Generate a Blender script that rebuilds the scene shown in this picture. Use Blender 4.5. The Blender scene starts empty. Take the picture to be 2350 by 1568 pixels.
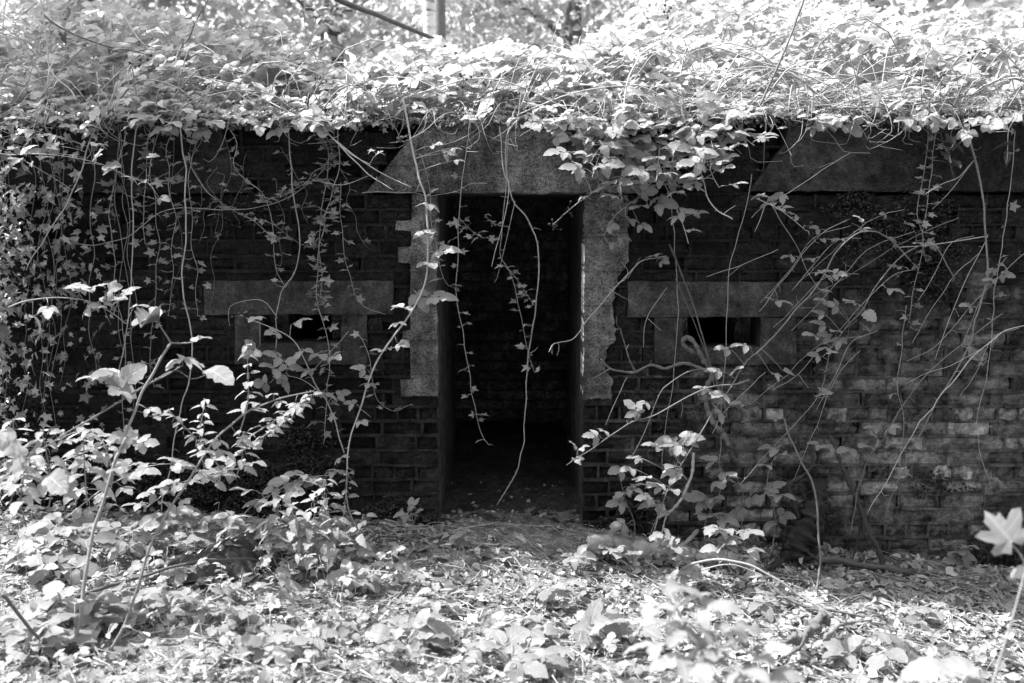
import bpy, math, random
import numpy as np
from mathutils import Matrix, Vector

random.seed(7)
rng = np.random.default_rng(11)
sc = bpy.context.scene
col = sc.collection
R = math.radians

# ------------------------------------------------------------------ camera
CAM_Y, CAM_Z, PITCH = -4.9, 1.54, R(7.18)
FPX = 2350 * 35.0 / 36.0
cam = bpy.data.cameras.new('camera')
cam.lens = 35.0; cam.sensor_width = 36.0; cam.clip_start = 0.05; cam.clip_end = 400
cam.dof.use_dof = True; cam.dof.focus_distance = 4.75; cam.dof.aperture_fstop = 2.0
cam_o = bpy.data.objects.new('camera', cam); col.objects.link(cam_o)
cam_o.location = (0, CAM_Y, CAM_Z); cam_o.rotation_euler = (R(90) - PITCH, 0, 0)
sc.camera = cam_o

# ------------------------------------------------------------------ light
SUN = Vector((-0.52, 0.16, 0.82)).normalized()      # towards the sun: left, a little behind the wall, high
world = bpy.data.worlds.new('World'); sc.world = world; world.use_nodes = True
wn = world.node_tree; bgn = wn.nodes['Background']
sky = wn.nodes.new('ShaderNodeTexSky'); sky.sky_type = 'NISHITA'; sky.sun_disc = False
sky.sun_elevation = math.asin(SUN.z); sky.sun_rotation = math.atan2(SUN.x, SUN.y)
bw = wn.nodes.new('ShaderNodeRGBToBW')
wn.links.new(sky.outputs[0], bw.inputs[0]); wn.links.new(bw.outputs[0], bgn.inputs[0])
bgn.inputs[1].default_value = 0.15
sun = bpy.data.lights.new('sun', 'SUN'); sun.energy = 2.2; sun.angle = R(0.53); sun.color = (1, 1, 1)
sun_o = bpy.data.objects.new('sun', sun); col.objects.link(sun_o)
sun_o.rotation_euler = SUN.to_track_quat('Z', 'Y').to_euler(); sun_o.location = SUN * 30
sc.view_settings.view_transform = 'Standard'; sc.view_settings.look = 'None'
sc.view_settings.exposure = 2.45; sc.view_settings.gamma = 1.0; sc.view_settings.use_curve_mapping = False
sc.render.engine = 'CYCLES'
sc.cycles.max_bounces = 7; sc.cycles.diffuse_bounces = 4; sc.cycles.transmission_bounces = 5; sc.cycles.transparent_max_bounces = 6
sc.cycles.caustics_reflective = False; sc.cycles.caustics_refractive = False

# ------------------------------------------------------------------ where things stand
_cp, _sp = math.cos(PITCH), math.sin(PITCH)
def ray(px, py):
    x, u = (px - 1175) / FPX, -(py - 784) / FPX
    return np.array([x, _cp + u * _sp, -_sp + u * _cp])
def at(px, py, Y=0.0):
    d = ray(px, py); t = (Y - CAM_Y) / d[1]
    return np.array([d[0] * t, Y, CAM_Z + d[2] * t])
def px_of(x, y, z):
    vx, vy, vz = x, y - CAM_Y, z - CAM_Z
    dep = vy * _cp - vz * _sp; up = vy * _sp + vz * _cp
    return 1175 + FPX * vx / dep, 784 - FPX * up / dep
_gx = [-60, -2.5, 0, .5, 1.4, 2.5, 60]; _gz = [.06, .05, 0, -.045, -.14, -.25, -.3]
def ground_z(x, y):
    x = np.asarray(x, float); y = np.asarray(y, float)
    z = np.interp(x, _gx, _gz)
    f = np.clip((y + .25) / .5, 0, 1)
    z = z * (1 - f) + np.where(np.abs(x) < .6, -.02 + 0 * x, z) * f
    return z + .018 * np.sin(x * 2.3 + y * 1.7) * np.sin(y * 3.1 - x) + .010 * np.sin(x * 7 + 2) * np.sin(y * 8.3) + .004 * np.sin(x * 23 + y * 9) * np.sin(y * 19)
def on_ground(px, py):
    Y = -.5
    for _ in range(25):
        d = ray(px, py); t = (Y - CAM_Y) / d[1]
        gz = float(ground_z(d[0] * t, Y)); t = (gz - CAM_Z) / d[2]; Y = .5 * Y + .5 * (CAM_Y + d[1] * t)
    return np.array([d[0] * t, CAM_Y + d[1] * t, gz])

# ------------------------------------------------------------------ mesh helpers
def mesh_np(name, V, F, UV=None, mat=None, smooth=True):
    V = np.asarray(V, np.float32); F = np.asarray(F, np.int32)
    me = bpy.data.meshes.new(name)
    me.vertices.add(len(V)); me.vertices.foreach_set('co', V.ravel())
    me.loops.add(F.size); me.loops.foreach_set('vertex_index', F.ravel())
    me.polygons.add(len(F)); me.polygons.foreach_set('loop_start', np.arange(len(F), dtype=np.int32) * 3)
    me.polygons.foreach_set('loop_total', np.full(len(F), 3, np.int32))
    me.polygons.foreach_set('use_smooth', np.full(len(F), smooth))
    if UV is not None:
        lay = me.uv_layers.new(name='UVMap'); lay.data.foreach_set('uv', np.asarray(UV, np.float32)[F.ravel()].ravel())
    if mat: me.materials.append(mat)
    me.update(calc_edges=True); me.validate()
    return me
class MB:
    def __init__(self): self.V, self.F, self.U, self.n = [], [], [], 0
    def add(self, V, F, U=None):
        V = np.asarray(V, float); F = np.asarray(F, int).reshape(-1, 3)
        self.V.append(V); self.F.append(F + self.n); self.U.append(np.zeros((len(V), 2)) if U is None else np.asarray(U, float)); self.n += len(V)
    def box(self, x0, x1, y0, y1, z0, z1, jit=0.0):
        V = np.array([[x, y, z] for x in (x0, x1) for y in (y0, y1) for z in (z0, z1)], float)
        if jit: V += rng.uniform(-jit, jit, V.shape)
        self.add(V, BOXF)
    def mesh(self, name, mat, smooth=True, off=(0, 0, 0)):
        return mesh_np(name, np.concatenate(self.V) - np.asarray(off, float), np.concatenate(self.F), np.concatenate(self.U), mat, smooth)
    def build(self, name, mat, parent=None, smooth=True, off=(0, 0, 0)):
        return link(name, self.mesh(name, mat, smooth, off), parent)
BOXF = [(0, 1, 3), (0, 3, 2), (4, 6, 7), (4, 7, 5), (0, 4, 5), (0, 5, 1), (2, 3, 7), (2, 7, 6), (0, 2, 6), (0, 6, 4), (1, 5, 7), (1, 7, 3)]
def link(name, me, parent=None, M=None):
    o = bpy.data.objects.new(name, me); col.objects.link(o)
    if parent: o.parent = parent
    if M is not None: o.matrix_basis = M
    return o
def thing(name, label, cat, loc, group=None):
    o = bpy.data.objects.new(name, None); col.objects.link(o); o.location = loc; o.empty_display_size = .05
    return tag(o, label, cat, group)
def tag(o, label=None, cat=None, group=None, kind=None):
    if label: o['label'] = label
    if cat: o['category'] = cat
    if group: o['group'] = group
    if kind: o['kind'] = kind
    return o
def smooth_path(P, n):
    P = np.asarray(P, float)
    if len(P) == 2:
        return P[0] + (P[1] - P[0]) * np.linspace(0, 1, n)[:, None]
    Q = np.vstack([2 * P[0] - P[1], P, 2 * P[-1] - P[-2]])
    seg = np.linalg.norm(np.diff(P, axis=0), axis=1); s = np.concatenate([[0], np.cumsum(seg)]); s /= s[-1]
    out = []
    for t in np.linspace(0, 1, n):
        i = min(int(np.searchsorted(s, t, 'right')) - 1, len(P) - 2); u = (t - s[i]) / max(s[i + 1] - s[i], 1e-9)
        a, b, c, d = Q[i], Q[i + 1], Q[i + 2], Q[i + 3]
        out.append(.5 * (2 * b + (c - a) * u + (2 * a - 5 * b + 4 * c - d) * u * u + (3 * b - a - 3 * c + d) * u ** 3))
    return np.array(out)
def tube(mb, P, r0, r1, sides=6, wob=0.0):
    P = np.asarray(P, float); n = len(P)
    T = np.gradient(P, axis=0); T /= np.linalg.norm(T, axis=1)[:, None] + 1e-12
    up = np.array([.31, .9, .3]); up = up / np.linalg.norm(up)
    A = np.cross(T, up); A /= np.linalg.norm(A, axis=1)[:, None] + 1e-9; B = np.cross(T, A)
    r = np.linspace(r0, r1, n)[:, None]
    if wob: r = r * (1 + rng.uniform(-wob, wob, (n, 1)) + (1.2 * wob * np.sin(np.arange(n) * .9 + rng.uniform(0, 6)))[:, None])
    ang = np.arange(sides) * 2 * math.pi / sides
    rr = 1 + (rng.uniform(-wob, wob, (n, sides)) * .8 + 1.3 * wob * np.sin(ang * 2 + np.arange(n)[:, None] * .35) if wob else np.zeros((n, sides)))
    V = (P[:, None, :] + r[:, None, :] * rr[:, :, None] * (np.cos(ang)[None, :, None] * A[:, None, :] + np.sin(ang)[None, :, None] * B[:, None, :])).reshape(-1, 3)
    F = []
    for i in range(n - 1):
        for k in range(sides):
            a, b = i * sides + k, i * sides + (k + 1) % sides
            F += [(a, b, b + sides), (a, b + sides, a + sides)]
    for k in range(1, sides - 1):
        F.append((0, k + 1, k)); e = (n - 1) * sides; F.append((e, e + k, e + k + 1))
    ln = np.concatenate([[0], np.cumsum(np.linalg.norm(np.diff(P, axis=0), axis=1))])
    U = np.stack([np.repeat(ln * 20, sides), np.tile(ang, n)], 1)
    mb.add(V, F, U)
def frame(fwd, nor):
    x = np.asarray(fwd, float); x = x / (np.linalg.norm(x) + 1e-9)
    z = np.asarray(nor, float); z = z - x * np.dot(x, z); z = z / (np.linalg.norm(z) + 1e-9)
    return np.stack([x, np.cross(z, x), z], 1)
def mat4(Rm, s, loc):
    M = np.eye(4); M[:3, :3] = Rm * s; M[:3, 3] = loc
    return Matrix(M.tolist())

# ------------------------------------------------------------------ materials (all greys: a black and white photograph)
def newmat(name):
    m = bpy.data.materials.new(name); m.use_nodes = True; nt = m.node_tree
    return m, nt, nt.nodes['Principled BSDF'], nt.nodes['Material Output']
def N(nt, typ, **kw):
    n = nt.nodes.new(typ)
    for k, v in kw.items(): setattr(n, k, v)
    return n
def math_(nt, op, a, b=None, c=None, clamp=False):
    n = N(nt, 'ShaderNodeMath', operation=op); n.use_clamp = clamp
    for i, v in enumerate((a, b, c)):
        if v is None: continue
        if isinstance(v, (int, float)): n.inputs[i].default_value = v
        else: nt.links.new(v, n.inputs[i])
    return n.outputs[0]
def ramp(nt, fac, stops):
    n = N(nt, 'ShaderNodeValToRGB'); cr = n.color_ramp
    while len(cr.elements) < len(stops): cr.elements.new(.5)
    for e, (p, v) in zip(cr.elements, stops): e.position = p; e.color = (v, v, v, 1)
    nt.links.new(fac, n.inputs[0]); return n.outputs[0]
def noise(nt, vec, scale, detail=4, rough=.55, dist=0.0):
    n = N(nt, 'ShaderNodeTexNoise'); n.inputs['Scale'].default_value = scale; n.inputs['Detail'].default_value = detail
    n.inputs['Roughness'].default_value = rough; n.inputs['Distortion'].default_value = dist
    if vec is not None: nt.links.new(vec, n.inputs['Vector'])
    return n.outputs[0]
def bump(nt, h, strength, dist, bs, normal=None):
    n = N(nt, 'ShaderNodeBump'); n.inputs['Strength'].default_value = strength; n.inputs['Distance'].default_value = dist
    nt.links.new(h, n.inputs['Height'])
    if normal is not None: nt.links.new(normal, n.inputs['Normal'])
    nt.links.new(n.outputs[0], bs.inputs['Normal']); return n.outputs[0]
def setc(nt, bs, out):
    c = N(nt, 'ShaderNodeCombineColor')
    for i in range(3): nt.links.new(out, c.inputs[i])
    nt.links.new(c.outputs[0], bs.inputs['Base Color']); return c.outputs[0]

def leaf_mat(name, lo, hi, trans=.4, rough=.42, veins=6.0, spec=.35, spots=.0, tgain=1.5):
    m, nt, bs, out = newmat(name)
    g = N(nt, 'ShaderNodeNewGeometry'); oi = N(nt, 'ShaderNodeObjectInfo'); tc = N(nt, 'ShaderNodeTexCoord')
    rnd = math_(nt, 'FRACT', math_(nt, 'ADD', g.outputs['Random Per Island'], oi.outputs['Random']))
    val = math_(nt, 'MULTIPLY_ADD', rnd, hi - lo, lo)
    sp = N(nt, 'ShaderNodeSeparateXYZ'); nt.links.new(tc.outputs['UV'], sp.inputs[0])
    av = math_(nt, 'ABSOLUTE', sp.outputs[1])
    ph = math_(nt, 'SUBTRACT', math_(nt, 'MULTIPLY', sp.outputs[0], veins), math_(nt, 'MULTIPLY', av, veins * .32))
    st = math_(nt, 'ABSOLUTE', math_(nt, 'SINE', math_(nt, 'MULTIPLY', ph, math.pi)))
    vein = math_(nt, 'SUBTRACT', 1.0, math_(nt, 'SMOOTH_MIN', math_(nt, 'MULTIPLY', st, 3.0), 1.0, .3))
    mid = math_(nt, 'SUBTRACT', 1.0, math_(nt, 'MULTIPLY', av, 12.0), clamp=True)
    vm = math_(nt, 'MAXIMUM', math_(nt, 'MULTIPLY', vein, .55), mid, clamp=True)
    nz = noise(nt, g.outputs['Position'], 26, 3)
    v2 = math_(nt, 'MULTIPLY', val, math_(nt, 'MULTIPLY_ADD', nz, .5, .75))
    v3 = math_(nt, 'MULTIPLY', v2, math_(nt, 'MULTIPLY_ADD', vm, .42, .86))
    if spots:
        vo = N(nt, 'ShaderNodeTexNoise'); vo.inputs['Scale'].default_value = 90; nt.links.new(g.outputs['Position'], vo.inputs['Vector'])
        v3 = math_(nt, 'MULTIPLY', v3, math_(nt, 'SUBTRACT', 1.0, math_(nt, 'MULTIPLY', ramp(nt, vo.outputs[0], [(.6, 0), (.68, 1)]), spots)))
    c = setc(nt, bs, v3)
    bs.inputs['Roughness'].default_value = rough; bs.inputs['Specular IOR Level'].default_value = spec
    nrm = bump(nt, math_(nt, 'SUBTRACT', 1.0, vm), .45, .004, bs)
    tr = N(nt, 'ShaderNodeBsdfTranslucent'); mx = N(nt, 'ShaderNodeMixShader'); mx.inputs[0].default_value = trans
    tb = N(nt, 'ShaderNodeCombineColor'); tv = math_(nt, 'MULTIPLY', v3, tgain)
    for i in range(3): nt.links.new(tv, tb.inputs[i])
    nt.links.new(tb.outputs[0], tr.inputs[0]); nt.links.new(bs.outputs[0], mx.inputs[1]); nt.links.new(tr.outputs[0], mx.inputs[2])
    nt.links.new(mx.outputs[0], out.inputs[0])
    return m
def stem_mat(name, lo, hi, rough=.6, sc_=60, bd=.002):
    m, nt, bs, out = newmat(name)
    g = N(nt, 'ShaderNodeNewGeometry'); oi = N(nt, 'ShaderNodeObjectInfo')
    rnd = math_(nt, 'FRACT', math_(nt, 'ADD', g.outputs['Random Per Island'], oi.outputs['Random']))
    n1 = noise(nt, g.outputs['Position'], sc_, 4, .6); n2 = noise(nt, g.outputs['Position'], 9, 2)
    v = math_(nt, 'MULTIPLY_ADD', rnd, (hi - lo) * .6, lo)
    v = math_(nt, 'ADD', v, math_(nt, 'MULTIPLY', n2, (hi - lo) * .4))
    v = math_(nt, 'MULTIPLY', v, math_(nt, 'MULTIPLY_ADD', n1, .9, .55))
    setc(nt, bs, v); bs.inputs['Roughness'].default_value = rough; bs.inputs['Specular IOR Level'].default_value = .3
    bump(nt, n1, .6, bd, bs); return m
def stone_mat(name, lo, hi, patch, fine=90, fk=4.2, boards=0.0, pits=0.0, bd=.006, light=None, rough=.92, perobj=.0, streak=0.0):
    m, nt, bs, out = newmat(name)
    g = N(nt, 'ShaderNodeNewGeometry'); P = g.outputs['Position']
    n1 = noise(nt, P, 2.3, 6, .65, .3); n2 = noise(nt, P, fine, 3, .6); n3 = noise(nt, P, 14, 5, .65)
    a = ramp(nt, n1, [(.36, 0), (.64, 1)])
    v = math_(nt, 'MULTIPLY_ADD', a, hi - lo, lo)
    v = math_(nt, 'MULTIPLY', v, math_(nt, 'MULTIPLY_ADD', n3, 3.4, -.7, clamp=False))
    v = math_(nt, 'MAXIMUM', v, .006)
    v = math_(nt, 'MULTIPLY', v, math_(nt, 'MAXIMUM', math_(nt, 'MULTIPLY_ADD', n2, fk, .5 * (2 - fk)), .12))
    if perobj:
        oi = N(nt, 'ShaderNodeObjectInfo'); rob = math_(nt, 'FRACT', math_(nt, 'ADD', oi.outputs['Random'], g.outputs['Random Per Island']))
        v = math_(nt, 'MULTIPLY', v, math_(nt, 'MULTIPLY_ADD', rob, 2 * perobj, 1 - perobj))
    if boards:
        sx = N(nt, 'ShaderNodeSeparateXYZ'); nt.links.new(P, sx.inputs[0])
        zz = math_(nt, 'FRACT', math_(nt, 'ADD', math_(nt, 'MULTIPLY', sx.outputs[2], 1 / boards), math_(nt, 'MULTIPLY', n3, .06)))
        ln = ramp(nt, math_(nt, 'ABSOLUTE', math_(nt, 'SUBTRACT', zz, .5)), [(.0, 1), (.035, 0)])
        v = math_(nt, 'MULTIPLY', v, math_(nt, 'SUBTRACT', 1.0, math_(nt, 'MULTIPLY', math_(nt, 'MULTIPLY', ln, .6), math_(nt, 'MULTIPLY_ADD', n1, 4, -1.4, clamp=True))))
    if streak:
        mp = N(nt, 'ShaderNodeMapping'); mp.inputs['Scale'].default_value = (9, 9, .7); nt.links.new(P, mp.inputs[0])
        s = ramp(nt, noise(nt, mp.outputs[0], 1.0, 5, .6), [(.42, 0), (.7, 1)])
        v = math_(nt, 'MULTIPLY', v, math_(nt, 'MULTIPLY_ADD', s, -streak, 1.0))
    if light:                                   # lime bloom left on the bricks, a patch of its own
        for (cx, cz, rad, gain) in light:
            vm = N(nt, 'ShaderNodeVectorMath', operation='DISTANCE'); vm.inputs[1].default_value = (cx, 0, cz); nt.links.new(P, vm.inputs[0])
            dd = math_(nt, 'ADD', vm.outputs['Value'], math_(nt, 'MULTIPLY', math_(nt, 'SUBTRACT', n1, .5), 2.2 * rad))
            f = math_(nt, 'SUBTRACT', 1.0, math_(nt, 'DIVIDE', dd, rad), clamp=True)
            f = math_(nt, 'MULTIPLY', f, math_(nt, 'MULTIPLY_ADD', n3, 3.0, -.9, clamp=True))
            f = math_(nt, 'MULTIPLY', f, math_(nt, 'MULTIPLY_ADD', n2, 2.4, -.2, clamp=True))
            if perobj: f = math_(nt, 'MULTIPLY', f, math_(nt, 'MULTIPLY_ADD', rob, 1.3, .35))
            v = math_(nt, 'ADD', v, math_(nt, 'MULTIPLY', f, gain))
    h = math_(nt, 'ADD', math_(nt, 'MULTIPLY', n2, .6), math_(nt, 'MULTIPLY', n3, 1.0))
    if pits:
        vo = N(nt, 'ShaderNodeTexVoronoi'); vo.inputs['Scale'].default_value = 75; nt.links.new(P, vo.inputs['Vector'])
        pt = ramp(nt, vo.outputs['Distance'], [(.1, 0), (.34, 1)])
        h = math_(nt, 'ADD', h, math_(nt, 'MULTIPLY', pt, -pits * .8))
        sp = ramp(nt, vo.outputs['Color'], [(.78, 0), (.9, 1)])
        v = math_(nt, 'MULTIPLY', v, math_(nt, 'MULTIPLY_ADD', math_(nt, 'MULTIPLY', sp, math_(nt, 'SUBTRACT', 1.0, pt)), pits * 1.6, 1.0))
    setc(nt, bs, v); bs.inputs['Roughness'].default_value = rough; bs.inputs['Specular IOR Level'].default_value = .25
    bump(nt, h, 1.0, bd, bs); return m

M_BRAMBLE = leaf_mat('bramble_leaf', .28, .42, .45)
M_THICKET = leaf_mat('thicket_leaf', .34, .52, .48, veins=5)
M_IVY = leaf_mat('ivy_leaf', .11, .44, .28, rough=.25, veins=3, spec=.6)
M_NETTLE = leaf_mat('nettle_leaf', .32, .46, .45, rough=.55, veins=6)
M_DEADLEAF = leaf_mat('dead_leaf', .12, .6, .15, rough=.7, veins=6, spec=.2)
M_WITHER = leaf_mat('withered_leaf', .06, .14, .2, rough=.7, veins=6, spec=.2)
M_TREELEAF = leaf_mat('tree_leaf', .32, .5, .5, veins=5)
M_CANE = stem_mat('cane_bark', .24, .46)
M_MID = stem_mat('shade_toned_cane_bark', .12, .28)  # darker cane bark; shade on the wall canes is put into the colour
M_EDGELIGHT = stone_mat('painted_edge_light', .5, .8, 1, fine=60, bd=.003)  # pale tone standing in for light on the right jamb's edge
M_BLOCKERLEAF = leaf_mat('blocker_foliage', .05, .09, .2, veins=1)  # kept dark so the added woods throw back little light
M_DARKCANE = stem_mat('dark_cane_bark', .07, .15)
M_PALE = stem_mat('pale_dead_stem', .34, .55)
M_BARK = stem_mat('tree_bark', .07, .2, .9, 40, .012)
def bright_trunk():
    m, nt, bs, out = newmat('bright_trunk_bark'); g = N(nt, 'ShaderNodeNewGeometry'); mp = N(nt, 'ShaderNodeMapping'); mp.inputs['Scale'].default_value = (5, 5, 22); nt.links.new(g.outputs['Position'], mp.inputs[0])
    a = noise(nt, mp.outputs[0], 1.0, 4, .6); b = noise(nt, g.outputs['Position'], 1.7, 3)
    setc(nt, bs, math_(nt, 'MULTIPLY', ramp(nt, a, [(.36, .12), (.5, .85)]), math_(nt, 'MULTIPLY_ADD', b, 1.0, .4, clamp=True))); bs.inputs['Roughness'].default_value = .8; bump(nt, a, .6, .01, bs); return m
M_PALEBARK = bright_trunk()  # near-white: bright light on the trunk is put into its bark colour
M_LOG = stem_mat('rotten_wood', .05, .24, .9, 45, .012)
M_OLDLOG = stem_mat('mossy_log_wood', .12, .4, .9, 40, .014)
M_ROOT = stem_mat('old_ivy_wood', .018, .07, .85, 55, .008)
M_BERRY = stem_mat('berry_skin', .015, .04, .35, 60)
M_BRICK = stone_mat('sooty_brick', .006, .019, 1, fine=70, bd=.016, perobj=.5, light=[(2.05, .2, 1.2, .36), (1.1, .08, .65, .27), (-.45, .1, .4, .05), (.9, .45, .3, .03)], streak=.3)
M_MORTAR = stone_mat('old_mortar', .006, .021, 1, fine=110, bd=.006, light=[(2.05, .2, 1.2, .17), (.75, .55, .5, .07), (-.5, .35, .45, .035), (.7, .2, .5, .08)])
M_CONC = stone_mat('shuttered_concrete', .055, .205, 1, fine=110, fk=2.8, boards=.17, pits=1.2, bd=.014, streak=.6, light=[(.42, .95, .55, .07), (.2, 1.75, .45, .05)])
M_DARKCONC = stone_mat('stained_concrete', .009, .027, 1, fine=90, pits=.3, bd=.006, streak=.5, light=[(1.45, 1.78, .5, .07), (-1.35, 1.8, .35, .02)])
M_SMOOTH = stone_mat('smooth_concrete', .023, .075, 1, fine=80, fk=2.4, pits=.25, bd=.005, streak=.35)
M_ROUGH = stone_mat('rough_concrete', .08, .24, 1, fine=160, pits=1.0, bd=.012)
M_INNER = stone_mat('sooty_inner_wall', .09, .19, 1, fine=60, bd=.006, perobj=.4)
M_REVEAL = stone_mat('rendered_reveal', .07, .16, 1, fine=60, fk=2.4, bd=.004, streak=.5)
M_SHADEFLOOR = stone_mat('shade_dark_earth', .025, .07, 1, fine=110, bd=.008)  # dark tone puts the doorway's indoor shade into the floor colour
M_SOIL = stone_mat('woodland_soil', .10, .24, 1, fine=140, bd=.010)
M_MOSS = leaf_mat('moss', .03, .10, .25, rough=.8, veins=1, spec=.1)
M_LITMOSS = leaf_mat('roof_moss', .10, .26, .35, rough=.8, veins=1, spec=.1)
def plastic():
    m, nt, bs, out = newmat('black_plastic'); bs.inputs['Base Color'].default_value = (.012, .012, .012, 1)
    g = N(nt, 'ShaderNodeNewGeometry'); n1 = noise(nt, g.outputs['Position'], 30, 4)
    bs.inputs['Roughness'].default_value = .32; bump(nt, n1, .4, .004, bs)
    setc(nt, bs, ramp(nt, noise(nt, g.outputs['Position'], 12, 4), [(.45, .012), (.75, .09)])); return m
M_PLASTIC = plastic()

# ------------------------------------------------------------------ leaf shapes
def leaflet(L=1.0, W=.62, n=7, serr=.1, fold=.22, curl=.25, twist=0.0, tip=.75, base=.55, rs=None):
    rs = rs or np.random.default_rng(1)
    t = np.linspace(0, 1, n + 1); w = t ** base * (1 - t) ** tip; w = w / w.max() * W * .5
    w[1:-1] *= 1 + serr * np.where(np.arange(1, n) % 2 == 0, 1, -1) + rs.uniform(-.05, .05, n - 1)
    x = t * L; zc = -curl * t ** 2 * L + .06 * L * np.sin(t * 7 + rs.uniform(0, 6)) * rs.uniform(0, .6)
    V, U = [], []
    for i in range(n + 1):
        dz = fold * w[i] + .08 * w[i] * (1 if i % 2 else -1); tw = twist * t[i]
        V += [(x[i], 0, zc[i]), (x[i] + .03 * L * serr * 4 * (i % 2), w[i], zc[i] + dz + tw * w[i]), (x[i] + .03 * L * serr * 4 * (i % 2), -w[i], zc[i] + dz - tw * w[i])]
        U += [(t[i], 0), (t[i], 1), (t[i], -1)]
    F = []
    for i in range(n):
        a = i * 3; b = a + 3
        F += [(a, b, b + 1), (a, b + 1, a + 1), (a, a + 2, b + 2), (a, b + 2, b)]
    F = [f for f in F if len(set(f)) == 3]
    return np.array(V), np.array(F), np.array(U)
def xf(V, s=1.0, yaw=0.0, pitch=0.0, roll=0.0, loc=(0, 0, 0)):
    V = V * s; c, s_ = math.cos(roll), math.sin(roll); V = V @ np.array([[1, 0, 0], [0, c, s_], [0, -s_, c]])
    c, s_ = math.cos(pitch), math.sin(pitch); V = V @ np.array([[c, 0, s_], [0, 1, 0], [-s_, 0, c]])
    c, s_ = math.cos(yaw), math.sin(yaw); V = V @ np.array([[c, s_, 0], [-s_, c, 0], [0, 0, 1]])
    return V + np.asarray(loc)
def compound(n=3, seg=7, seed=0, width=.66):
    """bramble leaf, unit = length of the end leaflet; origin where the stalk meets the cane"""
    rs = np.random.default_rng(seed); mb = MB(); pl = .35
    st = [[0, 0, 0], [pl * .6, 0, .03], [pl, 0, .02], [pl + .22, 0, 0]]
    tube(mb, smooth_path(st, 4), .014, .010, 3)
    v, f, u = leaflet(1, width * rs.uniform(.9, 1.15), seg, .1, rs.uniform(.1, .35), rs.uniform(.1, .4), rs.uniform(-.3, .3), rs=rs)
    mb.add(xf(v, 1, rs.uniform(-.15, .15), rs.uniform(-.2, .2), loc=(pl + .2, 0, 0)), f, u)
    for sgn in (1, -1):
        v, f, u = leaflet(1, width * rs.uniform(.85, 1.1), seg, .1, rs.uniform(.1, .35), rs.uniform(.1, .45), rs.uniform(-.3, .3), rs=rs)
        mb.add(xf(v, rs.uniform(.72, .92), sgn * rs.uniform(1.0, 1.35), rs.uniform(-.25, .25), rs.uniform(-.3, .3), (pl, 0, 0)), f, u)
        if n == 5:
            v, f, u = leaflet(1, width * .9, seg, .1, .2, .3, rs=rs)
            mb.add(xf(v, rs.uniform(.5, .65), sgn * rs.uniform(1.9, 2.2), rs.uniform(-.2, .2), 0, (pl - .03, 0, 0)), f, u)
    return np.concatenate(mb.V), np.concatenate(mb.F), np.concatenate(mb.U)
def ivy_shape(seed=0, narrow=1.0):
    rs = np.random.default_rng(seed)
    ang = [0, 34, 62, 98, 130, 165]; rad = [1.0, .47, .82, .42, .58, .28]
    pts = [(r * rs.uniform(.9, 1.1), a) for r, a in zip(rad, ang)] + [(.12, 180)] + [(r * rs.uniform(.9, 1.1), -a) for r, a in list(zip(rad, ang))[:0:-1]]
    fo, cu = rs.uniform(-.1, .7), rs.uniform(-.1, .7)
    V = [(0, 0, 0)]; U = [(0.2, 0)]
    for r, a in pts:
        x, y = r * math.cos(R(a)), r * math.sin(R(a)) * narrow
        V.append((x, y, fo * abs(y) - cu * x * abs(x) + rs.uniform(-.07, .07))); U.append((.2 + .8 * max(x, 0), y))
    n = len(pts); F = [(0, i + 1, (i + 1) % n + 1) for i in range(n)]
    V = np.array(V) + np.array([.45, 0, 0]); mb = MB(); mb.add(V, F, U)
    tube(mb, [[0, 0, -.08], [.25, 0, 0], [.45, 0, 0]], .018, .012, 3)
    return np.concatenate(mb.V), np.concatenate(mb.F), np.concatenate(mb.U)
def maple_shape(seed=0):
    rs = np.random.default_rng(seed)
    ang = [0, 12, 20, 30, 42, 55, 66, 80, 92, 106, 120, 150, 176]; rad = [1, .74, .78, .5, .8, .9, .66, .42, .62, .66, .46, .4, .1]
    pts = list(zip(rad, ang)); pts = pts + [(r, -a) for r, a in pts[:0:-1]]
    V = [(0, 0, 0)]; U = [(.2, 0)]
    for r, a in pts:
        r *= rs.uniform(.92, 1.08); x, y = r * math.cos(R(a)), r * math.sin(R(a)); V.append((x, y, .15 * abs(y) - .25 * x * x + rs.uniform(-.06, .06))); U.append((.2 + .8 * max(x, 0), y))
    n = len(pts); F = [(0, i + 1, (i + 1) % n + 1) for i in range(n)]
    return np.array(V), np.array(F), np.array(U)
def deadleaf_shape(seed=0):
    rs = np.random.default_rng(seed)
    v, f, u = leaflet(1, rs.uniform(.4, .7), 4, .15, rs.uniform(-.6, .9), rs.uniform(-.5, .8), rs.uniform(-1, 1), rs=rs)
    return v - np.array([.5, 0, 0]), f, u
T_BR = [compound(3, 7, s) for s in range(6)] + [compound(5, 6, s + 20) for s in range(2)]
T_BRLO = [compound(3, 5, s + 40, .74) for s in range(8)]
T_IVY = [ivy_shape(s, n) for s, n in enumerate((1, .9, 1.1, .7, 1.05, .6, .85, .95, .75))]
T_MAPLE = [maple_shape(s) for s in range(3)]
T_DEAD = [deadleaf_shape(s) for s in range(8)]
T_NET = [leaflet(1, .56, 9, .16, .25, c, tw, .8, .4, np.random.default_rng(s)) for s, (c, tw) in enumerate(((.2, .1), (.45, -.2), (.6, .3), (.05, 0)))]
T_TREE = [leaflet(1, .6, 3, .0, .3, c, 0, .7, .5, np.random.default_rng(s)) for s, c in enumerate((.1, .4, .6))]
T_FAR = [leaflet(1, .62, 2, .0, .3, c, 0, .7, .5, np.random.default_rng(s)) for s, c in enumerate((.1, .4, .6))]
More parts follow.
